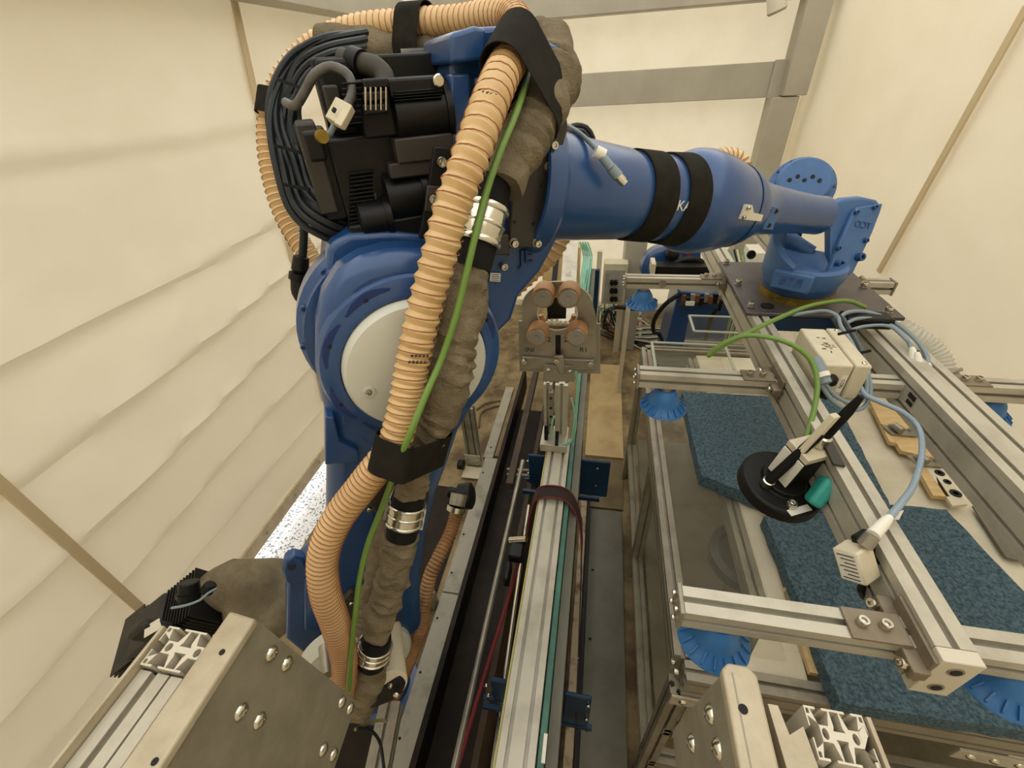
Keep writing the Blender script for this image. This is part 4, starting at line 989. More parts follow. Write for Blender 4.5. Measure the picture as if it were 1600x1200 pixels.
for (x, y, r) in ((1468, 739, .014), (1480, 753, .011), (1493, 771, .016)):
    MB().lathe([(r, 0), (r, .002), (r * .45, .002), (r * .45, 0)], W(x, y, z=TZ + .0205), (0, 0, 1), 28).build('black_ring', INK, tp)
tag(MB().prism([W(1518, 792, z=TZ + .0), W(1560, 800, z=TZ), W(1600, 850, z=TZ), W(1600, 880, z=TZ), W(1570, 872, z=TZ)], (0, 0, .006)).build('grey_plate', GREYD), 'dull grey plate let into the white board at right', 'plate')
ply([(1556, 688), (1600, 706), (1610, 730), (1578, 716)], TZ + .02, 'tan plywood piece at the right edge of the picture')
t = thing('toggle_clamp', 'black clamp handle on the plywood at the right edge', 'clamp', W(1582, 708, z=TZ + .02))
MB().cyl(W(1570, 700, z=TZ + .04), W(1594, 716, z=TZ + .04), .02, .016).build('clamp_barrel', BLACK, t, bev=.003)
# clear trays behind gripper
def tray(label, a, b, z0, z1, nm='clear_tray'):
    (xa, ya), (xb, yb) = a, b
    t = thing(nm, label, 'tray', ((xa + xb) / 2, (ya + yb) / 2, z0))
    e = .005
    MB().bb((xa, ya, z0), (xb, yb, z0 + e)).build('base_sheet', CLEAR, t)
    for (p, q) in (((xa, ya), (xb, ya + e)), ((xa, yb - e), (xb, yb)), ((xa, ya + e), (xa + e, yb - e)), ((xb - e, ya + e), (xb, yb - e))):
        MB().bb((p[0], p[1], z0 + e), (q[0], q[1], z1)).build('side_sheet', CLEAR, t)
    for (p, q) in (((xa, ya, z1), (xb, ya, z1)), ((xa, yb, z1), (xb, yb, z1)), ((xa, ya, z1), (xa, yb, z1)), ((xb, ya, z1), (xb, yb, z1))):
        MB().beam(p, q, .012, .006).build('rim', CLEARE, t)
    return t
pA = W(1018, 532, z=1.07); pB = W(1185, 590, z=1.07)
tray('clear tray on the frame behind the left gripper arm', (x0 + .01, 1.62), (.62, 1.90), TZ + .005, TZ + .09)
tray('smaller clear tray behind the first tray, under the gripper beam', (.50, 2.03), (.82, 2.20), TZ - .05, TZ + .09)
tray('clear tray at the far right edge of the table against the canvas', (1.02, 1.62), (1.36, 2.22), TZ + .005, TZ + .10)
prof((.50, 2.03, TZ - .08), (.90, 2.03, TZ - .08), .045, .045).build('rear_profile', ALUD, tb)
prof((.50, 2.17, TZ - .08), (.90, 2.17, TZ - .08), .045, .045).build('rear_profile', ALUD, tb)

# ================================================================ GRIPPER FRAME
GZ = 1.60
gr = thing('gripper_frame', 'aluminium gripper frame of two long slotted beams with cross arms under the wrist', 'gripper', FL)
def beam_y(xc, ya, yb, bw=.045, nw=1):
    ob = prof((xc, ya, GZ - .045), (xc, yb, GZ - .045), bw, .09, nw, 2).build('long_beam', ALU, gr)
    MB().bb((xc - bw / 2, ya - .018, GZ - .09), (xc + bw / 2, ya - .0002, GZ)).build('end_cap', ALUC, gr, bev=.0015)
    for z in (-.022, -.068): MB().lathe([(.004, 0), (.009, 0), (.009, .0012), (.004, .0012)], (xc, ya - .018, GZ + z), (0, -1, 0), 20).build('cap_screw', STEEL, gr); inst(HOLE, 'hole', gr, (xc, ya - .0188, GZ + z), (0, -1, 0), 1.6)
    return ob
beam_y(.4625, .322, 2.52)
beam_y(.752, .322, 2.52, .09, 2)
PZ = GZ + .010
# mounting plate
P4 = [W(1135, 424, z=PZ), W(1250, 424, z=PZ), W(1330, 440, z=PZ), W(1322, 494, z=PZ), W(1172, 488, z=PZ)]
PL = [V((.425, 1.20, PZ)), V((.82, 1.20, PZ)), V((.82, 1.60, PZ)), V((.425, 1.60, PZ))]
MB().prism(PL, (0, 0, -.010)).build('mounting_plate', GPLATE, gr, bev=.002)
MB().bb((.487, 1.202, GZ - .045), (.68, 1.212, GZ - .001)).build('plate_edge', NAVY, gr)
bolts(gr, [(.445, 1.58, PZ), (.445, 1.40, PZ), (.445, 1.24, PZ), (.78, 1.58, PZ), (.80, 1.40, PZ), (.79, 1.23, PZ)], (0, 0, 1), 1.1, wash=True)
MB().lathe([(.012, 0), (.018, 0), (.018, .003), (.012, .003)], (.49, 1.245, PZ), (0, 0, 1), 20).build('grommet', RUBB, gr)
# cross arms: (y, xa, xb, ztop)
AZ = GZ - .025
CUPS = []
def arm(y, xa, xb, ztop=AZ, br=1):
    prof((xa, y, ztop - .02), (xb, y, ztop - .02), .04, .04, 1, 1).build('cross_arm', ALU, gr)
    s = -1 if xa < .4 else 1
    xe = xa if s < 0 else xb
    MB().box((xe + s * .004, y, ztop - .02), (.006, .046, .046)).build('end_plate', ALUD, gr, bev=.001)
    for dy in (-.012, .012):
        for dz in (-.008, -.032): inst(CAPB, 'bolt', gr, (xe + s * .007, y + dy, ztop + dz), (s, 0, 0), .5)
    # angle bracket where arm meets the beam
    xi = xb if s < 0 else xa
    MB().box((xi + s * .045, y, ztop + .002), (.07, .042, .004)).build('joint_plate', BRONZ, gr, bev=.001)
    MB().box((xi + s * .003, y - .002, ztop - .01), (.005, .085, .055)).build('joint_plate', BRONZ, gr, bev=.001)
    MB().box((xi + s * .012, y, ztop - .012), (.02, .10, .02)).build('slot_clamp', BRONZ, gr, bev=.002)
    bolts(gr, [(xi + s * .035, y, ztop + .004), (xi + s * .062, y, ztop + .004)], (0, 0, 1), .85)
    bolts(gr, [(xi + s * .0225, y - .038, ztop - .010), (xi + s * .0225, y + .038, ztop - .010)], (s, 0, .4), .85)
    
def armY(px, py, zt=AZ - .0): return W(px, py, z=zt).y
ya1 = armY(1200, 955); ya2 = armY(1090, 583); ya3 = armY(1040, 432)
X0 = W(1069, 940, z=AZ).x
arm(ya1, X0, .44); arm(ya2, W(1000, 578, z=AZ).x, .44); arm(ya3, W(980, 430, z=AZ).x, .44)
XR = W(1385, 432, z=AZ).x
prof((.485, ya1, AZ - .02), (.706, ya1, AZ - .02), .04, .04).build('middle_arm', ALU, gr); arm(ya1, .80, 1.05); arm(ya2 + .03, .80, W(1600, 600, z=AZ).x + .02); arm(ya3, .80, XR); arm(2.40, .14, .44)
prof((.485, ya2 + .02, AZ - .02), (.706, ya2 + .02, AZ - .02), .04, .04).build('middle_arm', ALU, gr)
MB().lathe([(.004, 0), (.014, 0), (.014, .003), (.004, .003)], (W(1035, 442, z=AZ - .02).x, ya3 - .0205, AZ - .02), (0, -1, 0), 20).build('grommet', STEEL, gr)
# suction cups
cupm = proto(MB().lathe([(.001, .055), (.022, .055), (.025, .050), (.028, .046), (.034, .036), (.037, .026), (.039, .018), (.048, .006), (.057, .0), (.059, -.004), (.056, -.006), (.052, -.002), (.04, .004), (.001, .008)], (0, 0, 0), (0, 0, 1), 44), 'cup_body', CUPB)
ribm = MB()
for k in range(18):
    a = 2 * math.pi * k / 18; e = V((math.cos(a), math.sin(a), 0)); q = V((-e.y, e.x, 0))
    ribm.prism([e * .040 + q * .0013 + V((0, 0, .015)), e * .0565 + q * .0013 + V((0, 0, .001)), e * .0565 + q * .0013 + V((0, 0, .006)), e * .042 + q * .0013 + V((0, 0, .019))], q * -.0026)
ribm = proto(ribm, 'rib', CUPB)
stem = proto(MB().lathe([(.012, .055), (.016, .055), (.016, .066), (.008, .067), (.008, .078), (.001, .078)], (0, 0, 0), (0, 0, 1), 24), 'stem', STEEL)
def cup(x, y, z, label, tilt=(0, 0, 1), sc=1):
    t = thing('suction_cup', label, 'suction cup', (x, y, z), 'blue suction cups of the gripper')
    inst(cupm, 'cup_body', t, (x, y, z), tilt, sc); r_ = inst(ribm, 'ribs', t, (x, y, z), tilt, sc)
    inst(stem, 'stem', t, (x, y, z), tilt, sc); return t
CZ = AZ - .04 - .068
def cupat(px, py, label, y=None, z=CZ, sc=1.0, tilt=(0, 0, 1)):
    p = W(px, py, z=z); return cup(p.x, y if y is not None else p.y, z, label, tilt, sc)
cup(.213, ya1, CZ + .012, 'blue suction cup under the near left cross arm', sc=.9)
cupat(1037, 640, 'blue suction cup over the edge of the far teal pad, under the middle left arm', y=ya2)
cupat(1003, 476, 'blue suction cup under the left cross arm just in front of the blue robot base', y=ya3)
cup(.585, ya1, CZ + .015, 'blue suction cup half hidden behind the near beam end cap', sc=.85)
cupat(1530, 646, 'darker blue suction cup right of the second long beam')
cup(.185, 2.40, CZ, 'blue suction cup just showing under the forearm')
# --- things on the gripper
jb = thing('junction_box', 'cream plastic junction box on the gripper beams with cable glands', 'box', (.57, .98, GZ))
bc_ = W(1265, 540, z=1.64)
jx = V((1, 0, 0)); bl = V((.535, .93, GZ - .0))
BX0, BX1, BX2, BY0, BY1 = .496, .552, .584, .872, 1.035
MB().bb((BX0, BY0, GZ - .03), (BX1 - .001, BY1, GZ + .055)).build('box_body', CREAM, jb, bev=.004)
MB().bb((BX1 + .001, BY0 - .002, GZ - .032), (BX2, BY1 + .002, GZ + .057)).build('box_lid', CREAM, jb, bev=.004)
for y in (BY0 + .01, BY1 - .01): inst(DOME, 'lid_screw', jb, (BX2 - .012, y, GZ + .0572), (0, 0, 1), .5)
for x, z in ((BX0 + .02, .018), (BX0 + .02, -.018)):
    MB().lathe([(.009, 0), (.014, 0), (.014, .006), (.011, .010), (.008, .016)], (x, BY0, GZ + z), (0, -1, 0), 16).build('cable_gland', BLACK, jb)
MB().bb((BX1 - .016, BY0 - .0005, GZ - .015), (BX1 - .004, BY0, GZ + .03)).build('box_label', LABEL, jb)
text('lettering', 'CON', .010, (BX1 - .010, BY0 - .001, GZ + .008), (0, 0, -1), (1, 0, 0), INK, jb, .0002)
GM = mat('grease smudge', (96, 84, 66), .7)
random.seed(5)
for q in range(16):
    x, y = random.gauss(.526, .009), random.gauss(.955, .014)
    MB().lathe([(1, 0), (1, .0003)], (x, y, GZ + .0552), (0, 0, 1), 7, sx=random.uniform(.0015, .006), sy=random.uniform(.001, .003)).build('grease_mark', GM, jb)
MB().bb((.49, .89, GZ - .045), (.60, 1.02, GZ - .032)).build('mount_plate', ALUD, jb)
# camera unit: round ring light with vision sensor
vc = W(1212, 765, z=1.47)
vs_ = thing('vision_sensor', 'black round ring light with small square camera beside the long beam', 'camera', vc)
va = V((.10, -.12, 1)).normalized()
MB().lathe([(.02, 0), (.052, 0), (.055, .003), (.055, .020), (.052, .023), (.03, .023), (.028, .03), (.001, .03)], vc, va, 48).build('ring_light', BLACK, vs_, bev=.001)
vx, vy, _ = frame(va)
b1 = vc + va * .058 + V((.006, .006, 0))
rx_ = V((.88, .45, -.1)).normalized(); rx_ = (rx_ - va * rx_.dot(va)).normalized(); ry_ = va.cross(rx_)
MB().box(b1, (.040, .034, .056), (rx_, ry_, va)).build('camera_body', BLACKM, vs_, bev=.002)
MB().box(b1 + va * .032, (.042, .036, .010), (rx_, ry_, va)).build('camera_top', CREAM, vs_, bev=.001)
MB().box(b1 - rx_ * .0215, (.002, .034, .05), (rx_, ry_, va)).build('side_label', LABEL, vs_)
for e in (-1, 1): inst(CAPB, 'bolt', vs_, vc + va * .023 + rx_ * (.0 + .02 * e) - ry_ * (.036), va, .8)
inst(CAPB, 'bolt', vs_, vc + va * .023 + rx_ * .04 - ry_ * .01, va, .8)
lp = vc + va * .0125 - (V((.35, 1, 0)).normalized()) * .0555
MB().box(vc + va * .0235 - ry_ * .045 - rx_ * .012, (.034, .009, .001), (rx_, ry_, va)).build('maker_label', LABEL, vs_)
c1_ = b1 + va * .037
MB().lathe([(.007, 0), (.009, .002), (.009, .018), (.006, .02)], c1_ + rx_ * .010, va, 18).build('connector', CHROME, vs_)
MB().lathe([(.005, 0), (.0062, .002), (.0062, .045), (.0035, .07)], c1_ + rx_ * .010 + va * .018, va + V((.12, .1, 0)), 18).build('connector_boot', RUBB, vs_)
MB().lathe([(.006, 0), (.008, .002), (.008, .012), (.0045, .014)], vc + va * .023 - rx_ * .03 + ry_ * .0, va, 18).build('connector', CHROME, vs_)
MB().cyl(vc + va * .035 - rx_ * .03, c1_ - rx_ * .004 + va * .03, .0065, .006).build('cable_boot', RUBB, vs_)
MB().box(c1_ - rx_ * .008 + va * .03 , (.010, .008, .062), (rx_, ry_, (va + V((.22, .2, 0))).normalized())).build('grey_plug', CREAM, vs_, bev=.001)
def _in(p): return vc + (V(p) - vc) / 1.42
_ta, _tb = _in(W(1268, 788, d=.80)), _in(W(1298, 748, d=.79)); _tx = (_tb - _ta).normalized()
MB().beam(_ta, _tb, .018, .03, up=V((0, -.6, .8))).build('teal_cover', TEALH, vs_, bev=.006, seg=4)
MB().box(vc + va * .05 + rx_ * .035 + ry_ * .012, (.03, .03, .06), (rx_, ry_, va)).build('holder', BLACK, vs_, bev=.004)
MB().prism([_in(W(x, y, z=GZ + .006)) for x, y in ((1278, 676), (1296, 680), (1322, 728), (1302, 724))], (0, 0, -.004)).build('mount_plate', BRACK, vs_, bev=.001)
MB().prism([_in(p) for p in (W(1256, 706, z=GZ - .05), W(1280, 686, z=GZ + .002), W(1290, 702, z=GZ + .002), W(1264, 730, z=GZ - .06))], (.004, -.004, 0)).build('mount_arm', mat('grey web', (92, 84, 66), .5), vs_)
def rescale(t, k):
    for o in [t] + list(t.children):
        pass
    t.scale = (k, k, k)
rescale(vs_, 1.42)
# distance sensor
ds = thing('distance_sensor', 'small cream square sensor with data label clipped to the near end of the beam', 'sensor', W(1340, 880, z=1.55))
sx_, sy_, sz_ = V((.93, .36, 0)), V((-.30, .78, .55)).normalized(), None
q0 = W(1338, 878, d=.64)
sA = (W(1352, 902, d=.64) - W(1336, 850, d=.64)).normalized(); sB = (W(1372, 880, d=.655) - W(1345, 905, d=.64)); sB = (sB - sA * sB.dot(sA)).normalized(); sC = sA.cross(sB)
MB().box(q0, (.05, .036, .036), (sA, sB, sC)).build('sensor_body', CREAM, ds, bev=.003)
sgn = 1 if sC.dot(CP - q0) > 0 else -1
sg2 = -1
MB().box(q0 - sB * .0182, (.044, .0006, .030), (sA, sB, sC)).build('data_label', LABEL, ds)
for k in range(7): MB().box(q0 - sB * .0187 + sA * (-.018 + k * .006) + sC * .002 * (k % 3), (.0014, .0004, .024 - .004 * (k % 3)), (sA, sB, sC)).build('print_line', INK, ds)
MB().box(q0 + sA * .0252 - sB * .003, (.001, .024, .016), (sA, sB, sC)).build('lens_window', INK, ds)
_s1, _s2, _s3 = W(1351, 852, d=.628), W(1364, 836, d=.622), W(1392, 806, d=.64)
MB().cyl(_s1, _s2, .0105, .0095, 18).build('steel_nut', STEEL, ds)
MB().lathe([(.0085, 0), (.009, .004), (.0075, (_s3 - _s2).length * .7), (.0045, (_s3 - _s2).length)], _s2, _s3 - _s2, 18).build('plug', LABEL, ds)
MB().prism([W(1392, 806, d=.64), W(1412, 798, d=.65), W(1405, 812, d=.65), W(1396, 812, d=.645)], (0, .001, .001)).build('tag', LABEL, ds)
MB().beam(q0 + sB * .026 + sA * .035, q0 + sB * .026 - sA * .035, .03, .012).build('sensor_bracket', BLACK, ds, bev=.002)
MB().prism([W(1368, 868, d=.66), W(1392, 872, d=.66), W(1396, 900, d=.665), W(1352, 940, d=.665), W(1346, 924, d=.66)], (.0, .01, -.01)).build('sensor_bracket', BLACK, ds, bev=.002)
# cables on gripper
def cable(P, r, mt, label, nm='cable', n=10): return tag(MB().tube(cr_path([D(*p) for p in P], .008), r, n).build(nm, mt), label, 'cable')
cable([(1256, 694, .855), (1263, 672, .86), (1272, 640, .87), (1277, 600, .88), (1268, 565, .89), (1240, 540, .90), (1200, 527, .92), (1160, 525, .94), (1125, 540, .96), (1107, 556, .98)], .0052, GREEN, 'green cable arching from the vision sensor to the left')
cable([(1107, 556, .98), (1125, 543, 1.0), (1160, 524, 1.02), (1210, 500, 1.06), (1265, 478, 1.12), (1320, 470, 1.16), (1352, 480, 1.18)], .0055, GREEN, 'green cable sweeping past the mounting plate to the rear of the gripper')
cable([(1390, 808, .638), (1408, 786, .67), (1428, 756, .74), (1440, 710, .82), (1436, 670, .88), (1412, 645, .90), (1375, 628, .92), (1350, 615, .94), (1340, 590, .97)], .0052, mat('pale blue grey cable', (136, 154, 166), .4), 'pale blue grey cable curving up from the distance sensor')
cable([(1282, 600, .93), (1300, 625, .93), (1325, 640, .93), (1350, 636, .94), (1360, 610, .95), (1352, 570, .97), (1335, 545, 1.0)], .0045, GREY_C, 'grey cable looping below the junction box, outer loop')
cable([(1288, 598, .93), (1305, 618, .93), (1330, 630, .93), (1350, 622, .94), (1354, 595, .95), (1345, 560, .97)], .0045, GREY_C, 'grey cable looping below the junction box, inner loop')
cable([(1240, 492, 1.1), (1265, 488, 1.1), (1290, 486, 1.08), (1308, 494, 1.06), (1314, 510, 1.03), (1330, 535, 1.0), (1345, 570, .97), (1346, 600, .96)], .0045, GREY_C, 'pale grey cable over the junction box lid')
cable([(1308, 500, 1.08), (1325, 488, 1.09), (1355, 488, 1.1), (1395, 502, 1.08), (1430, 530, 1.05), (1448, 555, 1.02), (1450, 572, 1.0)], .005, GREY_C, 'grey cable arching over the second beam to a plug')
cable([(1312, 512, 1.07), (1340, 498, 1.08), (1380, 502, 1.08), (1412, 524, 1.05), (1425, 545, 1.03)], .0045, GREY_C, 'grey cable below the arching one, ending in a white plug')
cable([(1318, 520, 1.07), (1350, 510, 1.07), (1390, 510, 1.06), (1415, 530, 1.04), (1432, 548, 1.03)], .004, GREY_C, 'thin grey cable over the second beam, lowest of the arches')
for k, (dx, dy) in enumerate(((0, 0), (6, -2), (12, 2), (-5, 3))):
    cable([(1305 + dx, 495 + dy, 1.06), (1320 + dx, 520 + dy, 1.03), (1335 + dx, 550 + dy, .99), (1338 + dx, 580 + dy, .97), (1330 + dx, 600 + dy, .97)], .0048, BLKC if k % 2 else mat('slate cable', (72, 84, 90), .5), ['dark cable in the bundle right of the junction box, front one', 'dark cable in the bundle right of the junction box, second', 'slate cable on the right of the bundle by the junction box', 'dark cable on the left of the bundle by the junction box'][k])
for i, (x, y) in enumerate(((1346, 551), (1322, 519))):
    tag(MB().beam(D(x - 12, y + 3, .95), D(x + 14, y - 3, .96), .006, .004, up=V((0, -1, .5))).build('cable_tie', RUBB), ['black cable tie round the bundle beside the junction box', 'black cable tie at the top of the bundle behind the junction box'][i], 'tie')
tg = tag(MB().box(D(1352, 500, 1.1), (.11, .05, .03)).build('valve_block', BLACK, bev=.006), 'black valve block under the cables behind the junction box', 'valve')
tg2 = tag(MB().box(D(1322, 594, .99), (.09, .03, .03)).build('cable_clip', BLACK, bev=.006), 'black cable clip right of the junction box on the middle arm', 'clip')
for i, (x, y, d) in enumerate(((1425, 548, 1.02), (1433, 556, 1.01), (1450, 573, 1.0))):
    tag(MB().lathe([(.004, 0), (.006, .004), (.009, .022), (.010, .03), (.006, .032)], D(x, y - 6, d), D(x + 2, y + 12, d) - D(x, y - 6, d), 16).build('cable_plug', LABEL), ['white cable plug leftmost of three on the second beam', 'white cable plug in the middle of three on the second beam', 'pale plug on the end of the long arching cable'][i], 'plug')
for i, (x, y, d, x2, y2, d2) in enumerate(((1284, 588, .94, 1276, 566, .95), (1292, 600, .93, 1284, 580, .94))):
    pass
jp = thing('gland_plug', 'pale grey plug pushed into the junction box gland', 'plug', D(1282, 580, .92))
MB().cyl(D(1272, 560, .94), D(1290, 600, .92), .013, .013, 20).build('plug_body', GREY_C, jp, bev=.002)
MB().cyl(D(1282, 583, .925), D(1285, 590, .922), .016, .016, 20).build('plug_collar', LABEL, jp)
# clear ribbed vacuum hoses
hose([D(1405, 508, 1.2), D(1425, 520, 1.18), D(1450, 535, 1.17), D(1470, 558, 1.16), D(1480, 590, 1.15)], .022, .011, label='clear ribbed vacuum hose beyond the second beam', wire=False, mt=PIPEC)
hose([D(1310, 440, 1.5), D(1330, 443, 1.48), D(1348, 455, 1.46), D(1358, 468, 1.44)], .026, .012, label='short white ribbed hose right of the wrist flange', wire=False, mt=mat('white ribbed hose', (210, 206, 190), .4))
fg = thing('vacuum_elbow', 'blue grey fitting at the end of the short white hose', 'fitting', D(1350, 470, 1.42))
MB().cyl(D(1345, 466, 1.43), D(1360, 476, 1.42), .03, .026).build('fitting_body', BLUE2, fg, bev=.003)
hc = thing('hose_clip', 'steel worm clip at the end of the clear vacuum hose', 'clip', D(1484, 590, 1.14))
MB().cyl(D(1476, 586, 1.15), D(1484, 596, 1.14), .027, .027).build('clip_band', STEEL, hc)
MB().cyl(D(1482, 583, 1.12), D(1502, 577, 1.12), .005).build('clip_screw', STEEL, hc)
# serial label on 2nd beam face
sl_ = thing('beam_sticker', 'small white and black sticker on the side of the second beam', 'sticker', (.669, .88, GZ - .05))
_sk = W(1412, 612, x=.7065)
MB().bb((.7062, _sk.y - .045, _sk.z - .016), (.7068, _sk.y + .045, _sk.z + .016)).build('sticker_sheet', GREYP, sl_)
MB().bb((.7058, _sk.y - .042, _sk.z + .001), (.7062, _sk.y - .016, _sk.z + .013)).build('black_mark', INK, sl_)
MB().bb((.7058, _sk.y - .042, _sk.z - .013), (.7062, _sk.y - .020, _sk.z - .003)).build('black_mark', INK, sl_)

# ================================================================ MITRED FRAMES NEAR THE CAMERA
def outline_curve(outer, holes, L, name):
    cu = bpy.data.curves.new('c', 'CURVE'); cu.dimensions = '2D'; cu.fill_mode = 'BOTH'; cu.extrude = L / 2
    for ring in [outer] + holes:
        s = cu.splines.new('POLY'); s.points.add(len(ring) - 1); s.use_cyclic_u = True
        for i, p in enumerate(ring): s.points[i].co = (p[0], p[1], 0, 1)
    ob = bpy.data.objects.new('c', cu); COL.objects.link(ob); dg = bpy.context.evaluated_depsgraph_get()
    me = bpy.data.meshes.new_from_object(ob.evaluated_get(dg)); bpy.data.objects.remove(ob); return me
def open_profile(name, parent, c, w, h, nw, z0, z1, mt):
    """hollow slotted section standing upright, sawn open at the top"""
    u = .045; W0 = u * nw; H0 = u
    outer = tslot(W0, H0, nw, 1, o=.005, k=.0138, lip=.0022, d=.0155); holes = []
    hb_ = W0 / 2; vb = H0 / 2
    for i in range(nw):
        cx = -hb_ + u * (i + .5); holes.append([(cx + q[0], q[1]) for q in hexr(.0050, 10)])
    for sx in (-1, 1):
        for sy in (-1, 1):
            holes.append([(sx * (hb_ - .002), sy * (vb - .002)), (sx * (hb_ - .0068), sy * (vb - .002)), (sx * (hb_ - .0068), sy * (vb - .006)), (sx * (hb_ - .006), sy * (vb - .0068)), (sx * (hb_ - .002), sy * (vb - .0068))])
    for i in range(1, nw):
        cx = -hb_ + u * i
        for sy in (-1, 1): holes.append([(cx - .0066, sy * (vb - .002)), (cx + .0066, sy * (vb - .002)), (cx + .0066, sy * (vb - .015)), (cx + .009, sy * .0035), (cx - .009, sy * .0035), (cx - .0066, sy * (vb - .015))])
    me = outline_curve(outer, holes, 1.0, name)
    off = WL[parent]
    for v in me.vertices:
        x, y, z = v.co
        v.co = V((c[0] + x * w / W0, c[1] + y * h / H0, z0 + (z1 - z0) * (z + .5))) - off
    for p in me.polygons: p.use_smooth = False
    me.materials.clear(); me.materials.append(mt); me.name = name
    o = bpy.data.objects.new(name, me); COL.objects.link(o); o.parent = parent; WL[o] = off; return o
yawL = .0
FZ = 1.64
fl1 = thing('machine_stand', 'near aluminium frame at bottom left with bolted plate and open-ended slotted upright', 'frame', (-.42, .0, 1.3))
# plate in plane x = xl, traced at real size
xl = -.415
k1 = [(399, 966), (556, 1093), (550, 1120), (520, 1210)]
def PX(px, py, x): return W(px, py, x=x)
a_, b_, c__ = PX(399, 966, xl), PX(556, 1093, xl), PX(515, 1225, xl)
# near bottom and top run towards the camera plane
topn = a_ + V((-.03, -.55, 0)); botn = V((c__.x, -.35, b_.z - .02))
MB().prism([a_, b_, b_ + V((0, -.012, -.012)), c__, V((xl, -.35, c__.z)), V((xl, -.38, a_.z))], (-.006, 0, 0)).build('side_plate', PLATE, fl1, bev=.002)
def bpt(px, py): return PX(px, py, xl + .0005)
for p in ((424, 1021), (448, 1037), (376, 1112), (405, 1126), (534, 1097), (547, 1107), (505, 1171), (521, 1179)): inst(DOME, 'button_bolt', fl1, bpt(*p), (1, 0, 0), 1.0)
tf = a_.z
w0 = .045
f1, f2 = W(368, 950, z=tf + .012), W(399, 966, z=tf + .012)
MB().prism([(f2.x, f2.y, tf + .012), (f2.x, -.4, tf + .012), (f2.x - .042, -.4, tf + .012), (f2.x - .042, f1.y - .004, tf + .012)], (0, 0, -.014)).build('top_flange', FLANGE, fl1, bev=.004, seg=3)
for p in ((347, 1019), (242, 1190)): inst(HOLE, 'hole', fl1, W(*p, z=tf + .0122), (0, 0, 1), .9)
open_profile('upright_profile', fl1, (-.482, .152), .084, .046, 2, tf - .5, tf, ALUC)
for k, xq in enumerate((-.503, -.458)):
    prof((xq, -.4, tf - .03), (xq, .126, tf - .03), .042, .045, 1, 1).build('beam_profile', ALU, fl1)
MB().bb((-.530, -.4, tf - .10), (-.5255, .172, tf + .006)).build('outer_web', FLANGE, fl1, bev=.001)
prof((-.48, -.4, tf - .14), (-.48, .12, tf - .14), .084, .09, 2, 2).build('lower_beam', ALUD, fl1)
MB().prism([(-.438, .165, tf), (-.425, .18, tf), (-.425, .10, tf), (-.438, .10, tf), (-.438, .125, tf), (-.43, .14, tf)], (0, 0, -.02)).build('slot_clamp', FLANGE, fl1, False)
fr1 = thing('machine_stand', 'near aluminium frame at bottom centre right with rounded flange and open-ended slotted upright', 'frame', (.3, .0, 1.3))
g1, g2 = W(1127, 1042, z=tf + .012), W(1181, 1044, z=tf + .012)
xr0, xr1 = g1.x, g2.x
yt = g1.y + .006
MB().prism([(xr0, yt - .008, tf + .012), (xr0 + .008, yt, tf + .012), (xr1 - .008, yt, tf + .012), (xr1, yt - .008, tf + .012), (xr1, -.4, tf + .012), (xr0, -.4, tf + .012)], (0, 0, -.014)).build('top_flange', FLANGE, fr1, bev=.003, seg=3)
inst(HOLE, 'hole', fr1, W(1161, 1108, z=tf + .0122), (0, 0, 1), 1.2)
MB().bb((xr0 + .010, -.4, tf + .0122), (xr0 + .0115, yt - .01, tf + .0126)).build('scribe_line', ALUD, fr1)
MB().prism([(xr0, yt - .01, tf), (xr0, yt + .02, tf - .30), (xr0, -.4, tf - .30), (xr0, -.4, tf)], (.006, 0, 0)).build('side_plate', PLATE, fr1, bev=.002)
for p in ((yt - .03, -.06), (yt - .065, -.05), (yt - .07, -.16), (yt - .03, -.17), (yt - .10, -.11), (yt - .10, -.2)): inst(DOME, 'button_bolt', fr1, (xr0 - .0005, p[0], tf + p[1]), (-1, 0, 0), 1.0)
open_profile('upright_profile', fr1, (.276, .194), .056, .046, 2, tf - .5, tf, ALUC)
for k, xq in enumerate((.262, .29)):
    prof((xq, -.4, tf - .03), (xq, .168, tf - .03), .027, .03, 1, 1).build('beam_profile', ALU, fr1)
MB().prism([(xr1 + .008, yt - .03, tf), (xr1 + .018, yt - .03, tf), (xr1 + .022, yt - .055, tf), (xr1 + .038, yt - .045, tf), (xr1 + .042, yt - .09, tf), (xr1 + .012, yt - .10, tf)], (0, 0, -.02)).build('slot_clamp', FLANGE, fr1, False)
MB().bb((.306, -.4, tf - .09), (.310, .215, tf + .004)).build('outer_web', FLANGE, fr1)
# cream roller tube with black end bracket near the plate corner
tu = thing('idler_tube', 'cream tube with black end bracket beside the near plate corner', 'tube', D(600, 1050, 1.02))
MB().cyl(D(606, 985, 1.16), D(612, 1068, 1.0), .036, .036, 32).build('tube', PIPEW, tu)
MB().prism([D(556, 1090, .98), D(550, 1115, .98), D(590, 1105, .99), D(622, 1092, 1.0), D(632, 1075, 1.0), D(624, 1058, 1.0), D(606, 1058, 1.0), D(588, 1078, .99)], (0, .012, 0)).build('end_bracket', BLACK, tu, bev=.003)
inst(DOME, 'button_bolt', tu, D(619, 1086, .985), (0, -1, .3), .8); inst(CAPB, 'bolt', tu, D(611, 1070, .985), (0, -1, .3), .6)
tag(MB().cyl(D(507, 1010, 1.0), D(512, 1055, .95), .014, .014).build('round_post', STEEL), 'short bright round post behind the near plate edge', 'post')
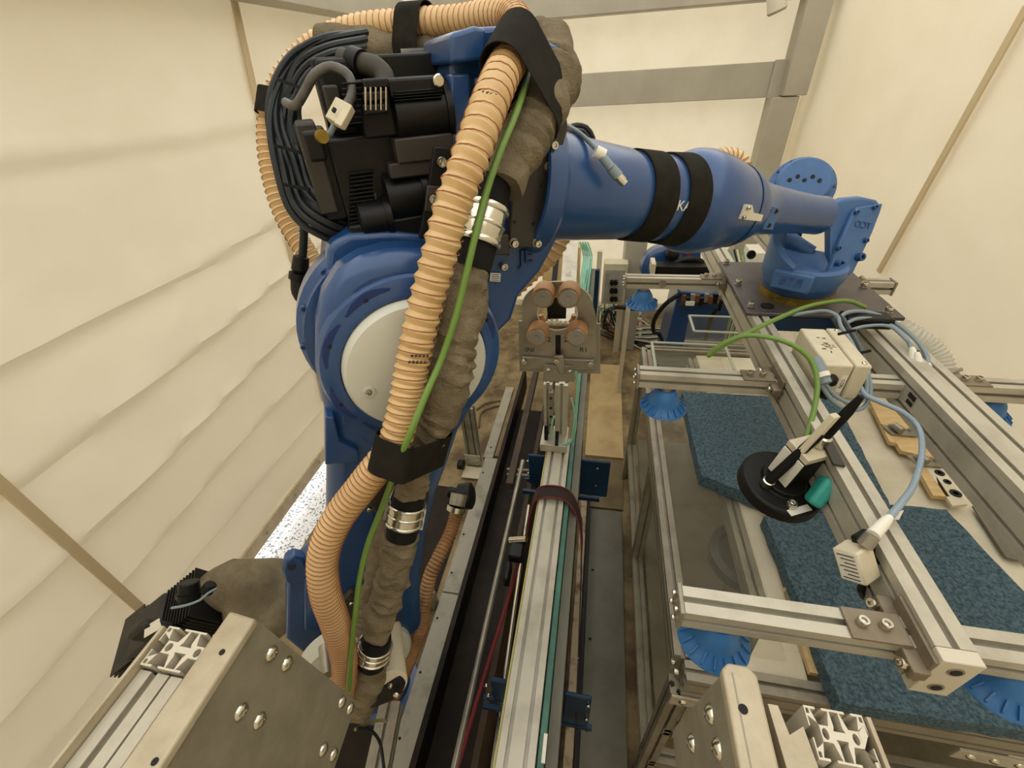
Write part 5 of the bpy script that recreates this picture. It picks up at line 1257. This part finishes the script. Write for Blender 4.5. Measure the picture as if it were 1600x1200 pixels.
# clutter under the near plate
uc = thing('lower_frame', 'dim slotted profile running under the robot base at the bottom', 'frame', zz(600, 1150, .5))
prof(W(590, 1210, z=.72), W(612, 1100, z=.72), .06, .045, 1, 1).build('frame_profile', ALUD, uc)
tag(MB().tube(cr_path([D(555, 1140, 1.05), D(575, 1130, 1.1), D(595, 1125, 1.12), D(605, 1128, 1.12)], .01), .004).build('thin_cable', YEL), 'thin olive cable under the near plate corner', 'cable')
tag(MB().tube(cr_path([D(558, 1138, 1.05), D(580, 1142, 1.08), D(594, 1162, 1.1), D(600, 1200, 1.1)], .01), .004).build('thin_cable', BLKC), 'thin dark cable drooping under the near plate corner', 'cable')

# ================================================================ BACKGROUND MACHINE
# far rail with green tubes
fr = thing('far_rail', 'distant upright slotted rail with pale green tubes behind the roller head', 'rail', W(888, 440, y=2.6))
MB().beam(W(893, 370, y=2.5), W(884, 520, y=1.9), .08, .06).build('rail_profile', ALU, fr)
MB().beam(W(893, 378, y=2.46), W(888, 432, y=2.2), .03, .012, up=V((0, -1, 0))).build('slide_bar', STEEL, fr)
MB().beam(W(872, 380, y=2.7), W(866, 440, y=2.5), .03, .03).build('black_strip', BLACK, fr)
for k in range(7):
    x = 906 + (k % 4) * 4; tag(MB().tube(cr_path([W(x, 378, y=2.7), W(x + 10 - k, 400, y=2.7), W(x + 6 - k, 430, y=2.6), W(x - 2, 470, y=2.5), W(x - 3, 520, y=2.4)], .04), .005, 6).build('air_tube', AQUA), 'pale green air tube in the bunch behind the roller head', 'tube', 'pale green tube bunch')
tag(MB().bb((W(848, 440, y=3.4).x, 3.38, .0), (W(905, 440, y=3.4).x, 3.5, W(870, 385, y=3.4).z)).build('tan_cabinet', mat('plywood cabinet', (206, 184, 134), .6, 0, (186, 160, 108), 3), bev=.004), 'tan wooden panel standing behind the roller head', 'panel')
# control box with black sockets
cbx = thing('control_box', 'pale control box with black sockets left of the far suction cup', 'box', W(960, 470, y=3.5))
pa, pb2 = W(944, 412, y=3.5), W(975, 476, y=3.5)
MB().bb((pa.x, 3.5, pb2.z), (pb2.x, 3.62, pa.z)).build('box_body', CREAM, cbx, bev=.004)
MB().bb((pa.x + .02, 3.49, pb2.z + .03), (pb2.x - .02, 3.5, pa.z - .05)).build('front_panel', GREYP, cbx)
for k in range(3):
    for j in range(2): MB().cyl(W(956 + j * 6, 440 + k * 13, y=3.49), W(956 + j * 6, 440 + k * 13, y=3.49) + V((0, -.04, 0)), .018).build('socket', BLACK, cbx)
MB().bb((pa.x - .06, 3.5, .0), (pa.x - .02, 3.54, pa.z + .1)).build('support_post', CREAM, cbx)
MB().bb((pb2.x - .05, 3.55, .0), (pb2.x, 3.6, pb2.z)).build('support_post', CREAM, cbx)
gcab = tag(MB().bb((W(978, 380, y=3.6).x, 3.6, 0), (W(1012, 380, y=3.6).x, 3.9, W(990, 372, y=3.6).z)).build('grey_cabinet', BEAM, bev=.005), 'grey cabinet column behind the far suction cup', 'cabinet')
tag(MB().bb((W(914, 440, y=3.3).x, 3.3, .0), (W(936, 440, y=3.3).x, 3.33, W(920, 422, y=3.3).z)).build('navy_plate', NAVY, bev=.004), 'dark blue upright plate right of the green tubes', 'plate')
# second robot
r2 = thing('second_robot', 'second blue robot base and motor far behind the gripper beams', 'robot', W(1080, 520, y=3.2))
e0 = W(1040, 400, y=3.1)
MB().lathe([(.14, 0), (.15, .01), (.15, .12), (.12, .14), (.10, .14)], W(1030, 412, y=3.35), (.1, -1, .15), 40).build('shoulder_disc', BLUE, r2)
MB().prism([W(1060, 455, y=3.1), W(1140, 462, y=3.1), V((W(1160, 560, y=3.1).x, 3.1, 0)), V((W(1034, 545, y=3.1).x, 3.1, 0))], (0, .35, 0)).build('base_casting', BLUE, r2, bev=.01)
MB().prism([W(1060, 382, y=3.3), W(1095, 385, y=3.3), W(1095, 405, y=3.3), W(1060, 405, y=3.3)], (0, .1, 0)).build('blue_arm', BLUE, r2, bev=.005)
MB().lathe([(.03, 0), (.05, .01), (.055, .05), (.04, .08), (.02, .09)], W(1050, 394, y=3.2), (0, -1, .1), 24).build('motor', BLACKM, r2)
MB().prism([W(1072, 392, y=3.28), W(1080, 392, y=3.28), W(1080, 400, y=3.28), W(1072, 400, y=3.28)], (0, -.003, 0)).build('red_sticker', RED, r2)
MB().tube(cr_path([W(1050, 418, y=3.1), W(1062, 408, y=3.1), W(1085, 405, y=3.1), W(1100, 412, y=3.1)], .02), .022, 12).build('corrugated_conduit', BLACK, r2)
MB().bb((W(1020, 430, y=3.05).x, 3.0, W(1020, 430, y=3.05).z), (W(1105, 430, y=3.05).x, 3.1, W(1020, 412, y=3.05).z)).build('motor_pack', BLACK, r2, bev=.004)
MB().bb((W(1016, 420, y=3.04).x, 2.99, W(1016, 424, y=3.05).z), (W(1021, 430, y=3.05).x, 3.12, W(1016, 408, y=3.05).z)).build('end_plate', CREAM, r2)
for i, P in enumerate([[(1065, 458), (1040, 475), (1022, 500), (1022, 520), (1034, 530)], [(1025, 468), (1010, 482), (985, 482), (965, 480)], [(1128, 468), (1124, 485), (1112, 495)]]):
    Q = [W(x, y, y=2.95) for x, y in P]; Q = Q + [V((Q[-1].x, 2.95, .016))] if i != 1 else Q + [W(950, 486, y=3.0), W(944, 500, z=.03)]
    tag(MB().tube(cr_path(Q, .03), .016, 10).build('black_conduit', BLACK), ['black conduit curving down left of the second robot base', 'black conduit lying across under the far suction cup', 'black conduit right of the second robot base'][i], 'conduit')
random.seed(3)
MB().beam(W(1062, 476, y=3.06), W(1146, 470, y=3.06), .03, .02).build('valve_rail', BROWN, r2)
for k in range(11):
    c = W(1068 + k * 7, 464 + random.random() * 8, y=3.04)
    MB().box(c, (.022 + .012 * random.random(), .03, .04 + .03 * random.random())).build('valve', (mat('copper brown', (110, 72, 48), .5, .3), BLACKM, STEEL)[k % 3], r2, bev=.003)
MB().box(W(1078, 474, y=3.02), (.06, .02, .03)).build('valve_cap', LABEL, r2, bev=.002)
# tangle of wires on the floor behind
for k in range(34):
    xa = 925 + random.random() * 45; ya = 480 + random.random() * 40
    P = [zz(xa + random.uniform(-10, 15), 470 + random.random() * 20, .35 * random.random() + .02), zz(xa + 15 * random.random(), ya, .15 * random.random() + .02), zz(xa + 30 * random.random(), ya + 20 * random.random(), .04), zz(xa + 40 + 30 * random.random(), ya + 20 + 12 * random.random(), .03)]
    tag(MB().tube(cr_path(P, .05), .007, 6).build('loose_wire', [BLKC, GREY_C, BLKC, AQUA, RED, PIPEW][k % 6]), 'loose wire in the tangle on the floor left of the second robot', 'wire', 'wire tangle behind the table')
for k in range(12):
    P = [zz(970 + k, 520 + k, .03), zz(990 + k * 2, 512 + k * 2.2, .05), zz(1015, 510 + k * 2.5, .04), zz(1035, 512 + k * 2, .03)]
    tag(MB().tube(cr_path(P, .05), .008, 6).build('loose_wire', [GREY_C, PIPEW, BLKC][k % 3]), 'cable in the flat bundle on the floor behind the clear tray', 'wire', 'flat cable bundle behind the table')
wb = thing('white_post', 'thin white post rising from the wire tangle', 'post', zz(985, 520, 0))
MB().beam(W(983, 470, y=2.9), V((W(983, 470, y=2.9).x, 2.9, 0)), .03, .03).build('post', CREAM, wb)
dl = thing('drag_line', 'dangling pale link chain under the far suction cup', 'chain', W(1000, 500, y=3.3))
for k in range(6): MB().lathe([(.012, -.006), (.02, -.006), (.02, .006), (.012, .006)], W(1000, 482 + k * 8, y=3.3), (1 if k % 2 else 0, .3, 0 if k % 2 else 1), 14).build('link', PIPEW, dl)
# bunch of grey wires by the right of the second robot, white box
for k in range(10):
    P = [W(1120 + k * 4.5, 390, y=2.9), W(1128 + k * 4, 410, y=2.85), W(1140 + k * 3.2, 430, y=2.8), W(1152 + k * 2, 452, y=2.8), V((W(1152, 452, y=2.8).x + k * .01, 2.8, .02))]
    tag(MB().tube(cr_path(P, .05), .006, 6).build('hanging_wire', [GREEN, GREY_C, BLKC, PIPEW][k % 4]), 'wire in the bunch hanging left of the wrist', 'wire', 'wire bunch left of the wrist')
tag(MB().bb((W(1165, 430, y=3.4).x, 3.4, W(1165, 425, y=3.4).z), (W(1188, 430, y=3.4).x, 3.6, W(1165, 395, y=3.4).z)).build('white_box', LABEL, bev=.004), 'small white box in the background left of the wrist', 'box')
tag(MB().lathe([(.025, -.006), (.032, 0), (.025, .006), (.02, 0), (.025, -.006)], W(1174, 398, y=3.3), (0, -1, .4), 24).build('black_loop', BLACK), 'small black cable loop on the white box left of the wrist', 'cable')
